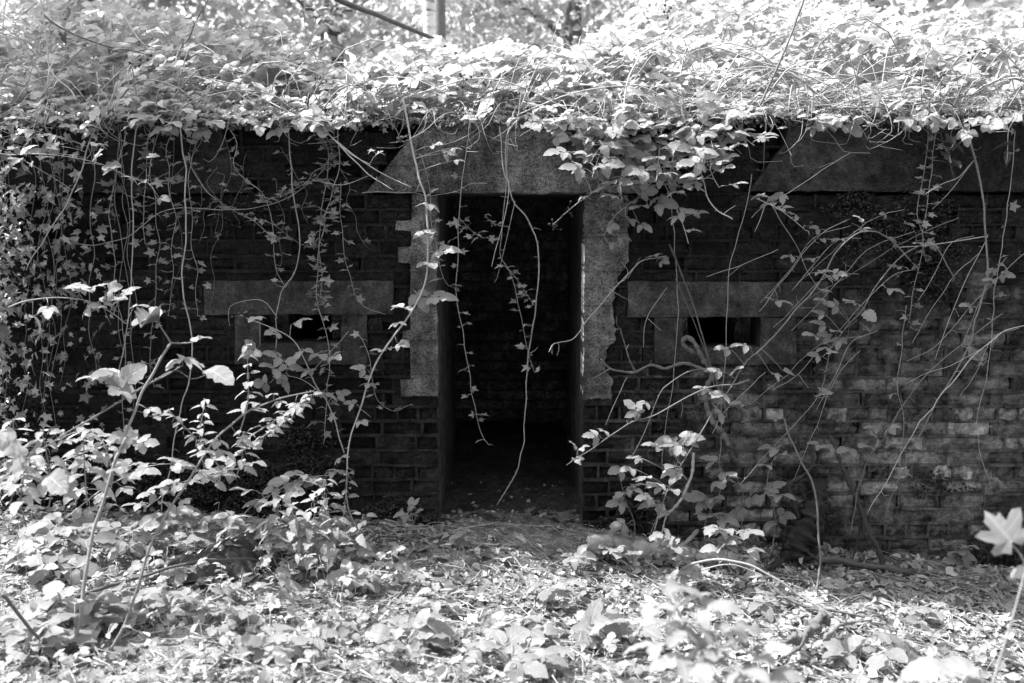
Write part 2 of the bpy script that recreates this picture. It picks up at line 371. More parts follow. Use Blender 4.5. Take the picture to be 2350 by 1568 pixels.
ME = {'bramble': [mesh_np('bramble_leaf', *t, M_BRAMBLE) for t in T_BR], 'ivy': [mesh_np('ivy_leaf', *t, M_IVY) for t in T_IVY],
      'maple': [mesh_np('lobed_leaf', *t, M_BRAMBLE) for t in T_MAPLE], 'nettle': [mesh_np('nettle_leaf', *t, M_NETTLE) for t in T_NET],
      'single': [mesh_np('bramble_leaflet', *leaflet(1, .7, 9, .1, f, c, tw, .7, .45, np.random.default_rng(9)), M_BRAMBLE) for f, c, tw in ((.2, .3, .2), (.35, .15, -.3), (.1, .5, .1))],
      'wither': [mesh_np('withered_leaf', *leaflet(1, .55, 8, .2, f, c, tw, .7, .5, np.random.default_rng(5)), M_WITHER) for f, c, tw in ((1.2, .8, .8), (1.6, .3, -.6))]}
def rot_many(yaw, nor):
    """(n,3,3) frames from yaw angles and normals"""
    z = nor / np.linalg.norm(nor, axis=1)[:, None]
    f = np.stack([np.cos(yaw), np.sin(yaw), np.zeros_like(yaw)], 1); x = f - z * np.sum(f * z, 1)[:, None]; x /= np.linalg.norm(x, axis=1)[:, None]
    return np.stack([x, np.cross(z, x), z], 2)
def scatter(name, temps, pos, Rm, size, mat, parent=None, extra=None, off=(0, 0, 0)):
    """many small pieces joined in one mesh"""
    pos = np.asarray(pos) - np.asarray(off); n = len(pos); pick = rng.integers(0, len(temps), n); Vs, Fs, Us = [], [], []; base = 0
    for k, (v, f, u) in enumerate(temps):
        idx = np.nonzero(pick == k)[0]
        if not len(idx): continue
        W = np.einsum('nij,vj->nvi', Rm[idx], v) * np.asarray(size)[idx][:, None, None] + pos[idx][:, None, :]
        Vs.append(W.reshape(-1, 3)); Fs.append((f[None] + (np.arange(len(idx)) * len(v))[:, None, None]).reshape(-1, 3) + base); Us.append(np.tile(u, (len(idx), 1))); base += len(idx) * len(v)
    if extra is not None:
        Vs.append(np.concatenate(extra.V) - np.asarray(off)); Fs.append(np.concatenate(extra.F) + base); Us.append(np.concatenate(extra.U))
    return link(name, mesh_np(name, np.concatenate(Vs), np.concatenate(Fs), np.concatenate(Us), mat), parent)
from mathutils.geometry import tessellate_polygon
# ================================================================== ground
def axis(a, b, step, far): return np.concatenate([-np.geomspace(far, -a + .3, 14) if a < 0 else [], np.arange(a, b, step), np.geomspace(b + .3, far, 14)])
gx = axis(-3.1, 3.1, .035, 70); gy = axis(-3.0, 2.7, .035, 70)
GX, GY = np.meshgrid(gx, gy, indexing='ij'); GZ = ground_z(GX, GY)
near = (np.abs(GX) < 3.1) & (GY > -3.0) & (GY < 2.7); GZ = GZ + np.where(near, rng.normal(0, .004, GZ.shape), 0)
ni, nj = GX.shape; ii = (np.arange(ni - 1)[:, None] * nj + np.arange(nj - 1)[None, :]).ravel()
GF = np.concatenate([np.stack([ii, ii + nj, ii + nj + 1], 1), np.stack([ii, ii + nj + 1, ii + 1], 1)])
tag(link('ground', mesh_np('ground', np.stack([GX, GY, GZ], 2).reshape(-1, 3), GF, None, M_SOIL)), kind='structure')

# ================================================================== the bunker
XEND = -2.61
bunker = thing('bunker', 'derelict brick and concrete bunker with a dark open doorway and two narrow loopholes', 'bunker', (0, 0, 0))
ZF = float(at(1175, 445)[2]); ZT = float(at(1175, 280)[2])
def outline(pts, step=.05, jit=.004):
    P = np.array([at(x, y)[[0, 2]] for x, y in pts]); out = []
    for a, b in zip(P, np.roll(P, -1, 0)):
        k = max(1, int(np.linalg.norm(b - a) / step)); out.append(a)
        for i in range(1, k): out.append(a + (b - a) * i / k + rng.uniform(-jit, jit, 2))
    return np.array(out)
def prism(name, pts, y0, y1, mat, parent, jit=.004, step=.05):
    O = outline(pts, step, jit); n = len(O); yj = rng.uniform(-.0025, .0025, n)
    V = np.concatenate([np.stack([O[:, 0], y0 + yj, O[:, 1]], 1), np.stack([O[:, 0], np.full(n, y1), O[:, 1]], 1)])
    tris = tessellate_polygon([[Vector((p[0], p[1], 0)) for p in O]])
    F = [tuple(t) for t in tris] + [tuple(i + n for i in t) for t in tris]
    for i in range(n): j = (i + 1) % n; F += [(i, j, j + n), (i, j + n, i + n)]
    mb = MB(); mb.add(V, F); return mb.build(name, mat, parent, smooth=False)
# concrete band of the roof: three pieces with sloping ends, brick between them
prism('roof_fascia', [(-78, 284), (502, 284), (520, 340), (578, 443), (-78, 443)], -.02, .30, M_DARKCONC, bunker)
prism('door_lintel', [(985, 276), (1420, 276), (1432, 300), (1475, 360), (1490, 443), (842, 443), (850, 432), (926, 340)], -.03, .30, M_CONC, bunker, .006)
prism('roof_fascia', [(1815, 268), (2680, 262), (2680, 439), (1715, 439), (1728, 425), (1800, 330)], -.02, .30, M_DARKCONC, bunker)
mb = MB(); mb.box(XEND, 3.3, .302, 2.99, ZF + .16, ZT - .02); mb.build('roof_slab', M_SMOOTH, bunker, False)
# jambs with toothed outer edges
prism('door_jamb', [(946, 447), (1004, 447), (1004, 690), (1005, 908), (921, 908), (919, 872), (944, 870), (942, 798), (925, 796), (925, 760), (943, 757), (943, 640), (942, 604), (914, 602), (914, 568), (944, 566), (944, 531), (908, 529), (910, 507), (945, 505)], -.018, .12, M_CONC, bunker, .0035, .03)
prism('door_jamb', [(1341, 447), (1440, 447), (1442, 600), (1416, 640), (1404, 700), (1412, 780), (1390, 802), (1388, 850), (1405, 868), (1402, 914), (1337, 916), (1339, 700)], -.018, .12, M_CONC, bunker, .006, .014)
LOOPS = [dict(lin=(470, 903, 645, 721), sur=(540, 843, 722, 836), op=(598, 785, 722, 788)), dict(lin=(1440, 1898, 646, 724), sur=(1502, 1826, 725, 836), op=(1565, 1745, 728, 797))]
def pbox(name, x0, x1, y0, y1, d0, d1, mat, parent, jit=.004): return prism(name, [(x0, y0), (x1, y0), (x1, y1), (x0, y1)], d0, d1, mat, parent, jit)
for L in LOOPS:
    x0, x1, y0, y1 = L['sur']; a0, a1, b0, b1 = L['op']; l0, l1, m0, m1 = L['lin']
    lo = link('loophole', None, bunker)
    pbox('lintel', l0, l1, m0, b0 - .5, -.012, .2, M_SMOOTH, lo)
    pbox('cheek', x0, a0, b0, y1, -.010, .2, M_SMOOTH, lo); pbox('cheek', a1, x1, b0, y1, -.010, .2, M_SMOOTH, lo)
    pbox('sill', a0 + .6, a1 - .6, b1, y1, -.011, .2, M_SMOOTH, lo)
    pbox('embrasure_side', a0 - 4, a0 + (30 if a0 > 1000 else 44), b0 - 6, b1 + 6, .205, .55, M_ROUGH, lo, .008)
    pbox('embrasure_side', a1 - (36 if a0 > 1000 else 40), a1 + 4, b0 - 6, b1 + 6, .205, .55, M_ROUGH, lo, .008)
# wall core behind the face bricks, with the openings left out
wall = link('front_wall', None, bunker)
XL, XR = float(at(1003, 800)[0]), float(at(1340, 800)[0]); ZB = -.5
core = MB()
def hole(L): p, q = at(L['op'][0], L['op'][2]), at(L['op'][1], L['op'][3]); return p[0] + .03, q[0] - .03, q[2] + .0, p[2] + .02
h1, h2 = hole(LOOPS[0]), hole(LOOPS[1])
for (x0, x1, h) in ((XEND + .03, XL - .11, h1), (XR + .15, 3.25, h2)):
    core.box(x0, h[0] - .06, .062, .34, ZB, ZF + .2); core.box(h[1] + .06, x1, .062, .34, ZB, ZF + .2)
    core.box(h[0] - .06, h[1] + .06, .062, .34, ZB, h[2] - .06); core.box(h[0] - .06, h[1] + .06, .062, .34, h[3] + .06, ZF + .2)
core.build('wall_core', M_MORTAR, wall, False)
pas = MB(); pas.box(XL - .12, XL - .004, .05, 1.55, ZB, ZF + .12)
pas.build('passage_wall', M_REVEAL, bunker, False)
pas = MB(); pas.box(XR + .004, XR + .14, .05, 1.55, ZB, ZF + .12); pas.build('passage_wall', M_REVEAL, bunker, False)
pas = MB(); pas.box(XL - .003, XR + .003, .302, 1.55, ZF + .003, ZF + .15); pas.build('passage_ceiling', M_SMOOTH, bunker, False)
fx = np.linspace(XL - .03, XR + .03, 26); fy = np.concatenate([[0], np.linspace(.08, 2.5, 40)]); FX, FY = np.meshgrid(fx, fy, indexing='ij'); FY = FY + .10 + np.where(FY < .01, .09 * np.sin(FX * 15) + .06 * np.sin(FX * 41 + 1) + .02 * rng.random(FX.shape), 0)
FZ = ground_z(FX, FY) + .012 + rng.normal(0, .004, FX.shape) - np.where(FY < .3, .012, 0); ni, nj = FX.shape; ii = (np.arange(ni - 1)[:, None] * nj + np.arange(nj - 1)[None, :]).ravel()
link('floor', mesh_np('floor', np.stack([FX, FY, FZ], 2).reshape(-1, 3), np.concatenate([np.stack([ii, ii + nj, ii + nj + 1], 1), np.stack([ii, ii + nj + 1, ii + 1], 1)]), None, M_SHADEFLOOR), bunker)  # separate dark sheet paints the shade inside the doorway
room = MB(); room.box(XEND, 3.3, 2.6, 2.98, ZB, ZT - .03); room.box(XEND, XEND + .03, .35, 2.6, ZB, ZT - .03); room.box(3.27, 3.3, .35, 2.6, ZB, ZT - .03)
room.build('inner_wall', M_INNER, bunker, False)
# rough bricks: a few worn shapes shared by all
def brick_mesh(L, seed, depth=.062):
    rs = np.random.default_rng(seed); h = .0655; nx, nz = 4, 2
    V = []; F = []
    for i in range(nx + 1):
        for j in range(nz + 1):
            e = (i in (0, nx)) + (j in (0, nz)); x = (i / nx - .5) * L; z = (j / nz - .5) * h
            V.append([x + (rs.uniform(-.006, .006) if 0 < i < nx else rs.uniform(-.004, .002)), rs.uniform(-.006, .006) + e * rs.uniform(.000, .012), z + rs.uniform(-.0055, .0045)])
    for i in range(nx):
        for j in range(nz):
            a = i * (nz + 1) + j; b = a + nz + 1; F += [(a, b, b + 1), (a, b + 1, a + 1)]
    rim = [i * (nz + 1) for i in range(nx + 1)] + [nx * (nz + 1) + j for j in range(1, nz + 1)] + [i * (nz + 1) + nz for i in range(nx - 1, -1, -1)] + [j for j in range(nz - 1, 0, -1)]
    n0 = len(V); V += [[V[k][0], depth, V[k][2]] for k in rim]; m = len(rim)
    for i in range(m): j = (i + 1) % m; F += [(rim[i], n0 + i, n0 + j), (rim[i], n0 + j, rim[j])]
    return np.array(V), np.array(F), np.zeros((len(V), 2))
BR = [brick_mesh(.205, s) for s in range(8)]; BRH = [brick_mesh(.0975, s + 50) for s in range(5)]
BRM = [mesh_np('brick', *b, M_BRICK, False) for b in BR]; BRHM = [mesh_np('brick', *b, M_BRICK, False) for b in BRH]
PR = .0752
blocks = [(1003, 1341, 445, 1400), (944, 1003, 445, 908), (917, 946, 868, 910), (924, 946, 758, 798), (913, 946, 566, 604), (908, 946, 505, 531), (1341, 1439, 445, 610), (1341, 1412, 610, 790), (1341, 1392, 790, 866), (1338, 1404, 866, 916)]
for L in LOOPS: blocks += [L['lin'], L['sur']]
BW = []
for x0, x1, y0, y1 in blocks:
    p, q = at(x0, (y0 + min(y1, 1200)) / 2), at(x1, (y0 + min(y1, 1200)) / 2); BW.append((p[0], q[0], at(x0, y1)[2], at(x0, y0)[2]))
mort = MB(); bricks = []
def lay_row(zc, x0, x1, k, yoff, header):
    occ = sorted((a, b) for a, b, lo, hi in BW if lo < zc + .012 and hi > zc - .012)
    iv = []; c = x0
    for a, b in occ:
        if a > c: iv.append((c, min(a, x1)))
        c = max(c, b)
    if c < x1: iv.append((c, x1))
    for a, b in iv:
        if b - a < .03: continue
        Lb = .0975 if header else .205; pos = math.floor(a / (Lb + .011)) * (Lb + .011) + (.054 if (k % 2 and not header) else .0)
        if pos > a: pos -= Lb + .011
        while pos < b - .02:
            s, e = max(pos + .0055, a + .003), min(pos + Lb + .0055, b - .003)
            if e - s > .03:
                worn = rng.random() < .16
                zone = zc < .78 and -.85 < .5 * (s + e) < .95; worn = worn or (zone and rng.random() < .42)
                y = yoff + rng.normal(0, .004) + (rng.uniform(.008, .026) * (1.35 if zone else 1) if worn else 0)
                bricks.append((.5 * (s + e), y, zc + rng.uniform(-.002, .002), e - s, header or e - s < .12))
            if a < pos < b: mort.box(pos - .007, pos + .007, yoff + rng.uniform(-.002, .008), yoff + .066, zc - PR / 2, zc + PR / 2, .0025)
            pos += Lb * rng.uniform(.88, 1.06) + .011
        c = a
        while c < b:
            e = min(b, c + rng.uniform(.07, .24))
            mort.box(c, e, yoff + rng.uniform(-.004, .009), yoff + .066, zc - PR / 2 - .007 + rng.uniform(-.002, .001), zc - PR / 2 + .006 + rng.uniform(-.001, .002), .0022); c = e
k = 0
while ZF - (k + 1) * PR > -.36:
    lay_row(ZF - (k + .5) * PR, XEND + .01, 3.22, k, .0, k % 4 == 2); k += 1
for L0, L1, R0, R1 in ((502, 578, 926, 842), (1420, 1490, 1815, 1715)):      # infill in the band over each loophole
    for j in range(6):
        zc = ZF + (j + .5) * PR
        if zc + .03 > ZT: break
        f = (zc - ZF) / (ZT - ZF); xa = at(L1 + (L0 - L1) * f, 360)[0]; xb = at(R1 + (R0 - R1) * f, 360)[0]
        lay_row(zc, xa, xb, j + 1, .004, j == 2)
        mort.box(xa - .05, xb + .05, .108, .3, zc - PR / 2, zc + PR / 2)
def strip(x0, x1, z0, z1): mort.box(x0, x1, .013 + rng.uniform(0, .004), .06, z0, z1, .002)
for L in LOOPS:                                       # mortar packed round the concrete blocks
    (l0, l1, m0, m1), (s0, s1, n0, n1) = L['lin'], L['sur']; p, q = at(l0, m0), at(l1, m1); u, w = at(s0, n0), at(s1, n1)
    strip(p[0] - .045, q[0] + .045, p[2] - .01, p[2] + .05); strip(p[0] - .05, p[0] + .01, q[2] - .04, p[2]); strip(q[0] - .01, q[0] + .05, q[2] - .04, p[2])
    strip(u[0] - .05, u[0] + .01, w[2] - .04, u[2]); strip(w[0] - .01, w[0] + .05, w[2] - .04, u[2]); strip(u[0], w[0], w[2] - .05, w[2] + .01); strip(p[0], u[0], q[2] - .04, q[2] + .005); strip(w[0], q[0], q[2] - .04, q[2] + .005)
strip(at(896, 700)[0], at(950, 700)[0], at(920, 930)[2], ZF - .004); strip(at(1386, 700)[0], at(1452, 700)[0], at(1400, 930)[2], ZF - .004)
strip(at(905, 920)[0], XL - .006, at(920, 930)[2], at(920, 906)[2]); strip(XR + .006, at(1420, 920)[0], at(920, 932)[2], at(920, 914)[2])
mort.build('mortar', M_MORTAR, wall, False)
bricks.sort(key=lambda b: (b[0] < -1.55) * 10 + (b[2] < -.2) * 3 + abs(b[0] - .35))
bulk = MB()
for i, (x, y, z, ln, hd) in enumerate(bricks):
    j = int(rng.integers(0, 5 if hd else 8)); full = .0975 if hd else .205; s = ln / full; fl = 1
    if i < 290:
        M = Matrix.Translation((x, y, z)) @ Matrix.Rotation(rng.normal(0, .008), 4, 'Y') @ Matrix.Diagonal((s * fl, 1, 1, 1))
        link('brick', (BRHM if hd else BRM)[j], wall, M)
    else:
        v, f, u = (BRH if hd else BR)[j]; bulk.add(v * np.array([s, 1, 1]) + np.array([x, y, z]), f, u)
tag(bulk.build('brick', M_BRICK, wall, False), kind='stuff')
# bricks of the inner wall seen through the doorway
M_IB = M_INNER
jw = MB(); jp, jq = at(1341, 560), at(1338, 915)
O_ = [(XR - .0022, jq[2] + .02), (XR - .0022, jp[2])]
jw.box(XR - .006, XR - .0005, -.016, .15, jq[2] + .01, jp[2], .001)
jw.build('jamb_edge_light', M_EDGELIGHT, bunker, False)  # strip on the reveal with the edge light put into its colour
inb = mesh_np('brick', *brick_mesh(.205, 77), M_INNER, False); inw = link('blast_wall', None, bunker)
for r_ in range(19):
    for c_ in range(6):
        link('brick', inb, inw, Matrix.Translation((-.72 + c_ * .216 + (.108 if r_ % 2 else 0) + rng.normal(0, .003), 2.56 + rng.normal(0, .004), .04 + r_ * PR)))
# moss on the face and along the roof edge
def mossy(name, spots, mat, parent, size=(.008, .02), Y=-.008):
    Pm = []
    for px, py, rx, ry, n in spots:
        a = rng.uniform(0, 2 * math.pi, n); r = np.sqrt(rng.random(n)) * (1 + .35 * np.sin(3 * a + px) + .2 * np.sin(7 * a))
        for ang, q in zip(a, r):
            p = at(px + rx * q * math.cos(ang), py + ry * q * math.sin(ang)); Pm.append(p + np.array([0, Y + rng.uniform(-.016, .006), 0]))
    Pm = np.array(Pm); n = len(Pm); nor = rng.normal(0, .6, (n, 3)) + np.array([0, -.5, .8])
    Rm = rot_many(rng.uniform(0, 6.28, n), nor)
    return tag(scatter(name, T_TREE, Pm, Rm, rng.uniform(*size, n), mat, parent), kind='stuff')
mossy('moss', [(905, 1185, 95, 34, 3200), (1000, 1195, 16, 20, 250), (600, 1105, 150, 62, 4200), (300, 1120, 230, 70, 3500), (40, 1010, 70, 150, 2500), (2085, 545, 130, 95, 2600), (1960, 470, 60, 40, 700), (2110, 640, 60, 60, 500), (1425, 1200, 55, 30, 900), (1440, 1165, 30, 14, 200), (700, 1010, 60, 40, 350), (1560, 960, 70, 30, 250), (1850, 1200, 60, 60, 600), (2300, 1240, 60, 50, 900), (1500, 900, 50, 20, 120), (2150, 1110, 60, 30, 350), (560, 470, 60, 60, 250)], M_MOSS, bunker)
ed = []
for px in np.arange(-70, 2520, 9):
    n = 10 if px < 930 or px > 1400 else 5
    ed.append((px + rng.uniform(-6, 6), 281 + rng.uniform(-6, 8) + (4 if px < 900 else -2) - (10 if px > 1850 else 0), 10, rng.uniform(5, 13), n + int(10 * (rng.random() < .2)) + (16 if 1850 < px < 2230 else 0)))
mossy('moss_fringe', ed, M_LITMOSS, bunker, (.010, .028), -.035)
Pm = np.stack([rng.uniform(-2.66, 3.1, 9000), -.05 + 1.3 * rng.random(9000) ** 1.7, np.zeros(9000)], 1)
Pm[:, 2] = ZT + .01 + .10 * np.clip(Pm[:, 1] * 1.5, 0, 1) + .02 * np.sin(Pm[:, 0] * 6)
tag(scatter('roof_moss', T_TREE, Pm, rot_many(rng.uniform(0, 6.28, 9000), rng.normal(0, .5, (9000, 3)) + np.array([0, -.2, 1])), rng.uniform(.015, .04, 9000), M_LITMOSS, bunker), kind='stuff')
sx = np.arange(XEND, 3.31, .06); sy = np.arange(-.015, 3.0, .06); SX, SY = np.meshgrid(sx, sy, indexing='ij')
SZ = ZT + .005 + .10 * np.clip(SY * 1.5, 0, 1) + .02 * np.sin(SX * 6) + rng.normal(0, .008, SX.shape)
ni, nj = SX.shape; ii = (np.arange(ni - 1)[:, None] * nj + np.arange(nj - 1)[None, :]).ravel()
link('roof_soil', mesh_np('roof_soil', np.stack([SX, SY, SZ], 2).reshape(-1, 3), np.concatenate([np.stack([ii, ii + nj, ii + nj + 1], 1), np.stack([ii, ii + nj + 1, ii + 1], 1)]), None, M_SOIL), bunker)

# ================================================================== bramble thicket on the roof
TOPX = [-600, 0, 250, 430, 480, 560, 620, 660, 720, 780, 870, 930, 1000, 1060, 1120, 1170, 1240, 1300, 1350, 1420, 1500, 1600, 1700, 1760, 1830, 1900, 1990, 2050, 2150, 2250, 2350, 2900]
TOPY = [-200, -60, 10, 30, 70, 85, 40, 60, 140, 165, 140, 112, 88, 140, 110, 100, 130, 135, 90, 40, -10, -20, 30, -60, 10, -40, 30, 50, 20, 10, -30, -200]
def thick(n, ymax, front=0.0):
    x = rng.uniform(-4.2, 4.2, n); y = -.04 + front + (ymax + .04) * rng.random(n) ** 1.15; x = x * (1 + .12 * y) * .8
    px = 1175 + FPX * x / (y - CAM_Y)
    top = np.interp(px, TOPX, TOPY)
    zt = CAM_Z + (y - CAM_Y) * np.tan(np.arctan(-(top - 784) / FPX) - PITCH)
    g = 2.0 + .10 * np.clip(y * 2, 0, 1)
    Hh = np.minimum(.03 + .10 * np.sin(x * 4.1 + 1) * np.sin(x * 1.7) * (y < .3) + .42 * np.clip(y + .1, 0, None) ** .85 + .10 * np.sin(x * 3 + y * 2) * np.clip(y, 0, 1) + .07 * np.sin(x * 9 + y * 5) * np.clip(y * 2, 0, 1), np.maximum(zt - g, .03))
    fo = np.clip(.07 + .13 * np.sin(x * 5.3 + .6) + .10 * np.sin(x * 12.1 + 1), -.05, .3) * (np.abs(px - 1500) > 230)
    y = y + fo * np.exp(-np.clip(y, 0, 9) * 2.2)
    u = 1 - .85 * rng.random(n) ** 1.5
    return np.stack([x, y, g + Hh * u], 1), Hh, px
Pt, Ht, pxt = thick(9500, 3.2)
keep = (pxt > -250) & ~((Pt[:, 0] < -2.62) & (Pt[:, 1] < .9)) & ~((pxt > 900) & (pxt < 1400) & (Pt[:, 1] < .22) & (rng.random(len(Pt)) < .75)) & (pxt < 2600) & ~((pxt > 1760) & (Pt[:, 1] < .5) & (rng.random(len(Pt)) < .6)) & ~((pxt > 930) & (pxt < 1400) & (Pt[:, 1] < .05) & (rng.random(len(Pt)) < .6)); Pt = Pt[keep]
n = len(Pt); nor = rng.normal(0, .32, (n, 3)) + np.array([-.22, -.10, .95])
Rt = rot_many(rng.uniform(0, 6.28, n), nor)
Pt = Pt - Rt[:, :, 0] * .07
stems = MB()
for i in range(700):
    y0 = rng.uniform(.0, 2.6); x0 = rng.uniform(-3.1, 3.1) * (1 + .1 * y0); a = rng.uniform(0, 6.28); ln = rng.uniform(.3, 1.1); h = rng.uniform(.1, .3 + .35 * y0)
    px0 = px_of(x0, y0, 2.3)[0]; top = np.interp(px0, TOPX, TOPY); zt = CAM_Z + (y0 - CAM_Y) * math.tan(math.atan(-(top - 784) / FPX) - PITCH)
    h = min(h, max(.08, zt - 2.08)); dx, dy = ln * math.cos(a), ln * .6 * math.sin(a)
    P = [[x0, y0, 2.03], [x0 + dx * .35, y0 + dy * .35, 2.03 + h], [x0 + dx * .75, y0 + dy * .75, 2.03 + h * rng.uniform(.6, 1.1)], [x0 + dx, max(y0 + dy, -.2), 2.03 + h * rng.uniform(-.1, .6)]]
    tube(stems, smooth_path(P, 9), rng.uniform(.0025, .0055), .0015, 4)
for i in range(120):                                   # wiry ends hooked over the roof edge
    px = rng.uniform(-60, 2450); x0, _, z0 = at(px, 282, -.03); z0 += rng.uniform(.0, .10); ln = rng.uniform(.04, .22) * (1.5 if rng.random() < .2 else 1); a = rng.normal(0, 1)
    q = rng.normal(0, .045, 3); P = [[x0 - .08 * a, .10, z0 + rng.uniform(0, .05)], [x0, -.03, z0 + rng.uniform(.0, .06)], [x0 + .06 * a, -.08 - rng.uniform(0, .08), z0 - ln * .5], [x0 + .09 * a + q[0], -.09, z0 - ln * .8], [x0 + .12 * a + q[0] + q[1], -.08 - rng.uniform(0, .1), z0 - ln + abs(q[2])]]
    tube(stems, smooth_path(P, 14), rng.uniform(.0012, .0024), .0009, 4)
ce = np.concatenate([rng.uniform(-70, 2450, 12), [300, 370, 430, 660, 720, 760, 1290, 1330, 1400, 1480, 1840, 1890, 2140, 2190]]); ne = 170; pxe = ce[rng.integers(0, 26, ne)] + rng.normal(0, 34, ne); Pe = np.array([at(q, 268 + 26 * rng.random() ** 2 * (2 if 1250 < q < 1750 else 1), -.04 - .10 * rng.random()) for q in pxe])
Pe = Pe[Pe[:, 0] > -2.66]; ne = len(Pe); Pt = np.vstack([Pt, Pe]); Rt = np.concatenate([Rt, rot_many(rng.uniform(-2.6, -.5, ne), rng.normal(0, .35, (ne, 3)) + np.array([-.1, -.35, .85]))]); n = len(Pt)
tag(scatter('bramble_thicket', T_BRLO + T_BRLO[:4] + [leaflet(1.5, .95, 7, .1, .2, .3, .2, .7, .42, np.random.default_rng(3))], Pt, Rt, rng.uniform(.05, .105, n) * np.clip(.74 + Pt[:, 1] * .5, .6, 1), M_THICKET), 'bright tangled mass of bramble leaves growing all over the bunker roof', 'brambles', kind='stuff')
tag(stems.build('bramble_tangle', M_CANE), 'tangle of thin bramble stems running through the leaves on the roof', 'stems', kind='stuff')
# dry stalks lying on the right half of the roof
dry = MB()
for i in range(900):
    x0 = rng.normal(1.75, .65); y0 = rng.uniform(.03, .8); a = rng.normal(.3, .8) + (math.pi if rng.random() < .5 else 0); ln = rng.uniform(.1, .5); z0 = 2.03 + .12 * max(0, y0) + rng.uniform(0, .16) * (.4 + y0)
    P = np.array([[x0, y0, z0], [x0 + .5 * ln * math.cos(a), y0 + .2 * ln * math.sin(a), z0 + rng.uniform(-.02, .07)], [x0 + ln * math.cos(a), y0 + .4 * ln * math.sin(a), z0 + rng.uniform(-.05, .06)]])
    P[:, 1] = np.maximum(P[:, 1], -.05); tube(dry, smooth_path(P, 5), rng.uniform(.0012, .003), .001, 3)
tag(dry.build('dry_stalks', M_PALE), 'matted dry pale stalks lying along the right half of the roof', 'dry stalks', kind='stuff')

# ivy creeping along the roof edge
n = 520; qx = np.concatenate([rng.uniform(-60, 930, 400), rng.uniform(1750, 2420, 120)]); Pi = np.array([at(q, 252 + 44 * rng.random(), -.03 - .06 * rng.random()) for q in qx]); Pi = Pi[Pi[:, 0] > -2.6]; n = len(Pi)
tag(scatter('roof_ivy', T_IVY, Pi, rot_many(rng.uniform(0, 6.28, n), rng.normal(0, .5, (n, 3)) + np.array([-.1, -.5, .7])), rng.uniform(.016, .034, n), M_IVY), 'small ivy leaves creeping along the roof edge under the brambles', 'ivy', kind='stuff')

# ================================================================== woodland behind and round the bunker
def leaf_cloud(center, radii, n, size, shell=.55):
    d = rng.normal(0, 1, (n, 3)); d /= np.linalg.norm(d, axis=1)[:, None]
    r = (shell + (1 - shell) * rng.random(n)) * (1 + .22 * np.sin(d[:, 0] * 5 + center[0]) + .2 * np.sin(d[:, 1] * 6 + d[:, 2] * 4 + center[1]))
    # clumps
    k = rng.normal(0, 1, (max(6, n // 60), 3)); k /= np.linalg.norm(k, axis=1)[:, None]
    j = rng.integers(0, len(k), n); d2 = k[j] + rng.normal(0, .2, (n, 3)); r2 = .45 + .6 * rng.random(len(k))[j]
    P = np.where((rng.random(n) < .25)[:, None], d * r[:, None], d2 * r2[:, None])
    return np.asarray(center) + P * np.asarray(radii), rng.uniform(size * .6, size * 1.3, n)
def tree(label, x, y, h, r, crowns, mat=None, group='trees standing round the bunker', lean=0.0, leafs=1600, size=.13):
    g = float(ground_z(x, y)); t = thing('tree', label, 'tree', (x, y, g), group); mb = MB()
    P = [[0, 0, -.1], [lean * h * .3, 0, h * .3], [lean * h * .62, .1, h * .62], [lean * h, 0, h]]
    tube(mb, smooth_path(P, 12), r, r * .35, 9, .08)
    for c in crowns:
        k = rng.uniform(.45, .85); s = np.array([lean * h * k, 0, h * k]); e = np.array(c[:3]) - np.array([x, y, g])
        tube(mb, smooth_path([s, s * .5 + e * .5 + np.array([0, 0, .15]), e], 7), r * .35, r * .1, 5, .06)
    mb.build('trunk', mat or M_BARK, t)
    Pl, Sl = [], []
    for c in crowns:
        p, s = leaf_cloud(c[:3], c[3:6], int(leafs), size); Pl.append(p); Sl.append(s)
    Pl = np.concatenate(Pl); Sl = np.concatenate(Sl)
    tag(scatter('crown', T_TREE, Pl, rot_many(rng.uniform(0, 6.28, len(Pl)), rng.normal(0, .55, (len(Pl), 3)) + np.array([0, 0, .8])), Sl, M_TREELEAF, t, off=(x, y, g)), kind='stuff')
    return t
tree('pale slender trunk rising behind the thicket left of the doorway', at(985, 100, 4.6)[0], 4.6, 8.5, .075, [(-.6, 5.2, 8.3, 1.6, 1.3, 1.2)], M_PALEBARK, leafs=1200)
tree('dark trunk close beside the pale slender trunk', at(1010, 20, 5.6)[0], 5.6, 9, .07, [(-.2, 6.2, 8.8, 1.7, 1.5, 1.2)], leafs=1200)
tree('dark leaning trunk at the far left edge behind the thicket', at(12, 60, 2.2)[0], 2.2, 7, .035, [(-4.5, 1.5, 6.2, 1.1, .9, .8), (-4.2, 2.7, 5.6, 1.2, 1.0, .8)], lean=-.03, leafs=1900)
tree('bushy tree filling the gap left of the pale trunk', -2.3, 8.5, 6.5, .16, [(-2.5, 8.3, 3.4, 1.9, 1.0, 1.3), (-1.2, 8.6, 4.4, 1.5, 1.0, 1.2), (-3.6, 8.4, 4.8, 1.6, 1.2, 1.2)], leafs=1500)
tree('dark leafy tree behind the gap right of the pale trunk', .9, 9.5, 7, .15, [(.7, 9.2, 3.6, 1.7, 1.0, 1.4), (2.1, 9.3, 4.4, 1.6, 1.0, 1.3), (-.5, 9.8, 4.7, 1.4, 1.0, 1.2)], leafs=1500)
tree('distant tree showing over the right part of the thicket', 3.9, 9.0, 7, .15, [(3.6, 8.8, 3.5, 1.7, 1.0, 1.3), (5.1, 9.0, 4.1, 1.6, 1.0, 1.3), (4.4, 9.3, 5.2, 1.6, 1.2, 1.1)], leafs=1500)
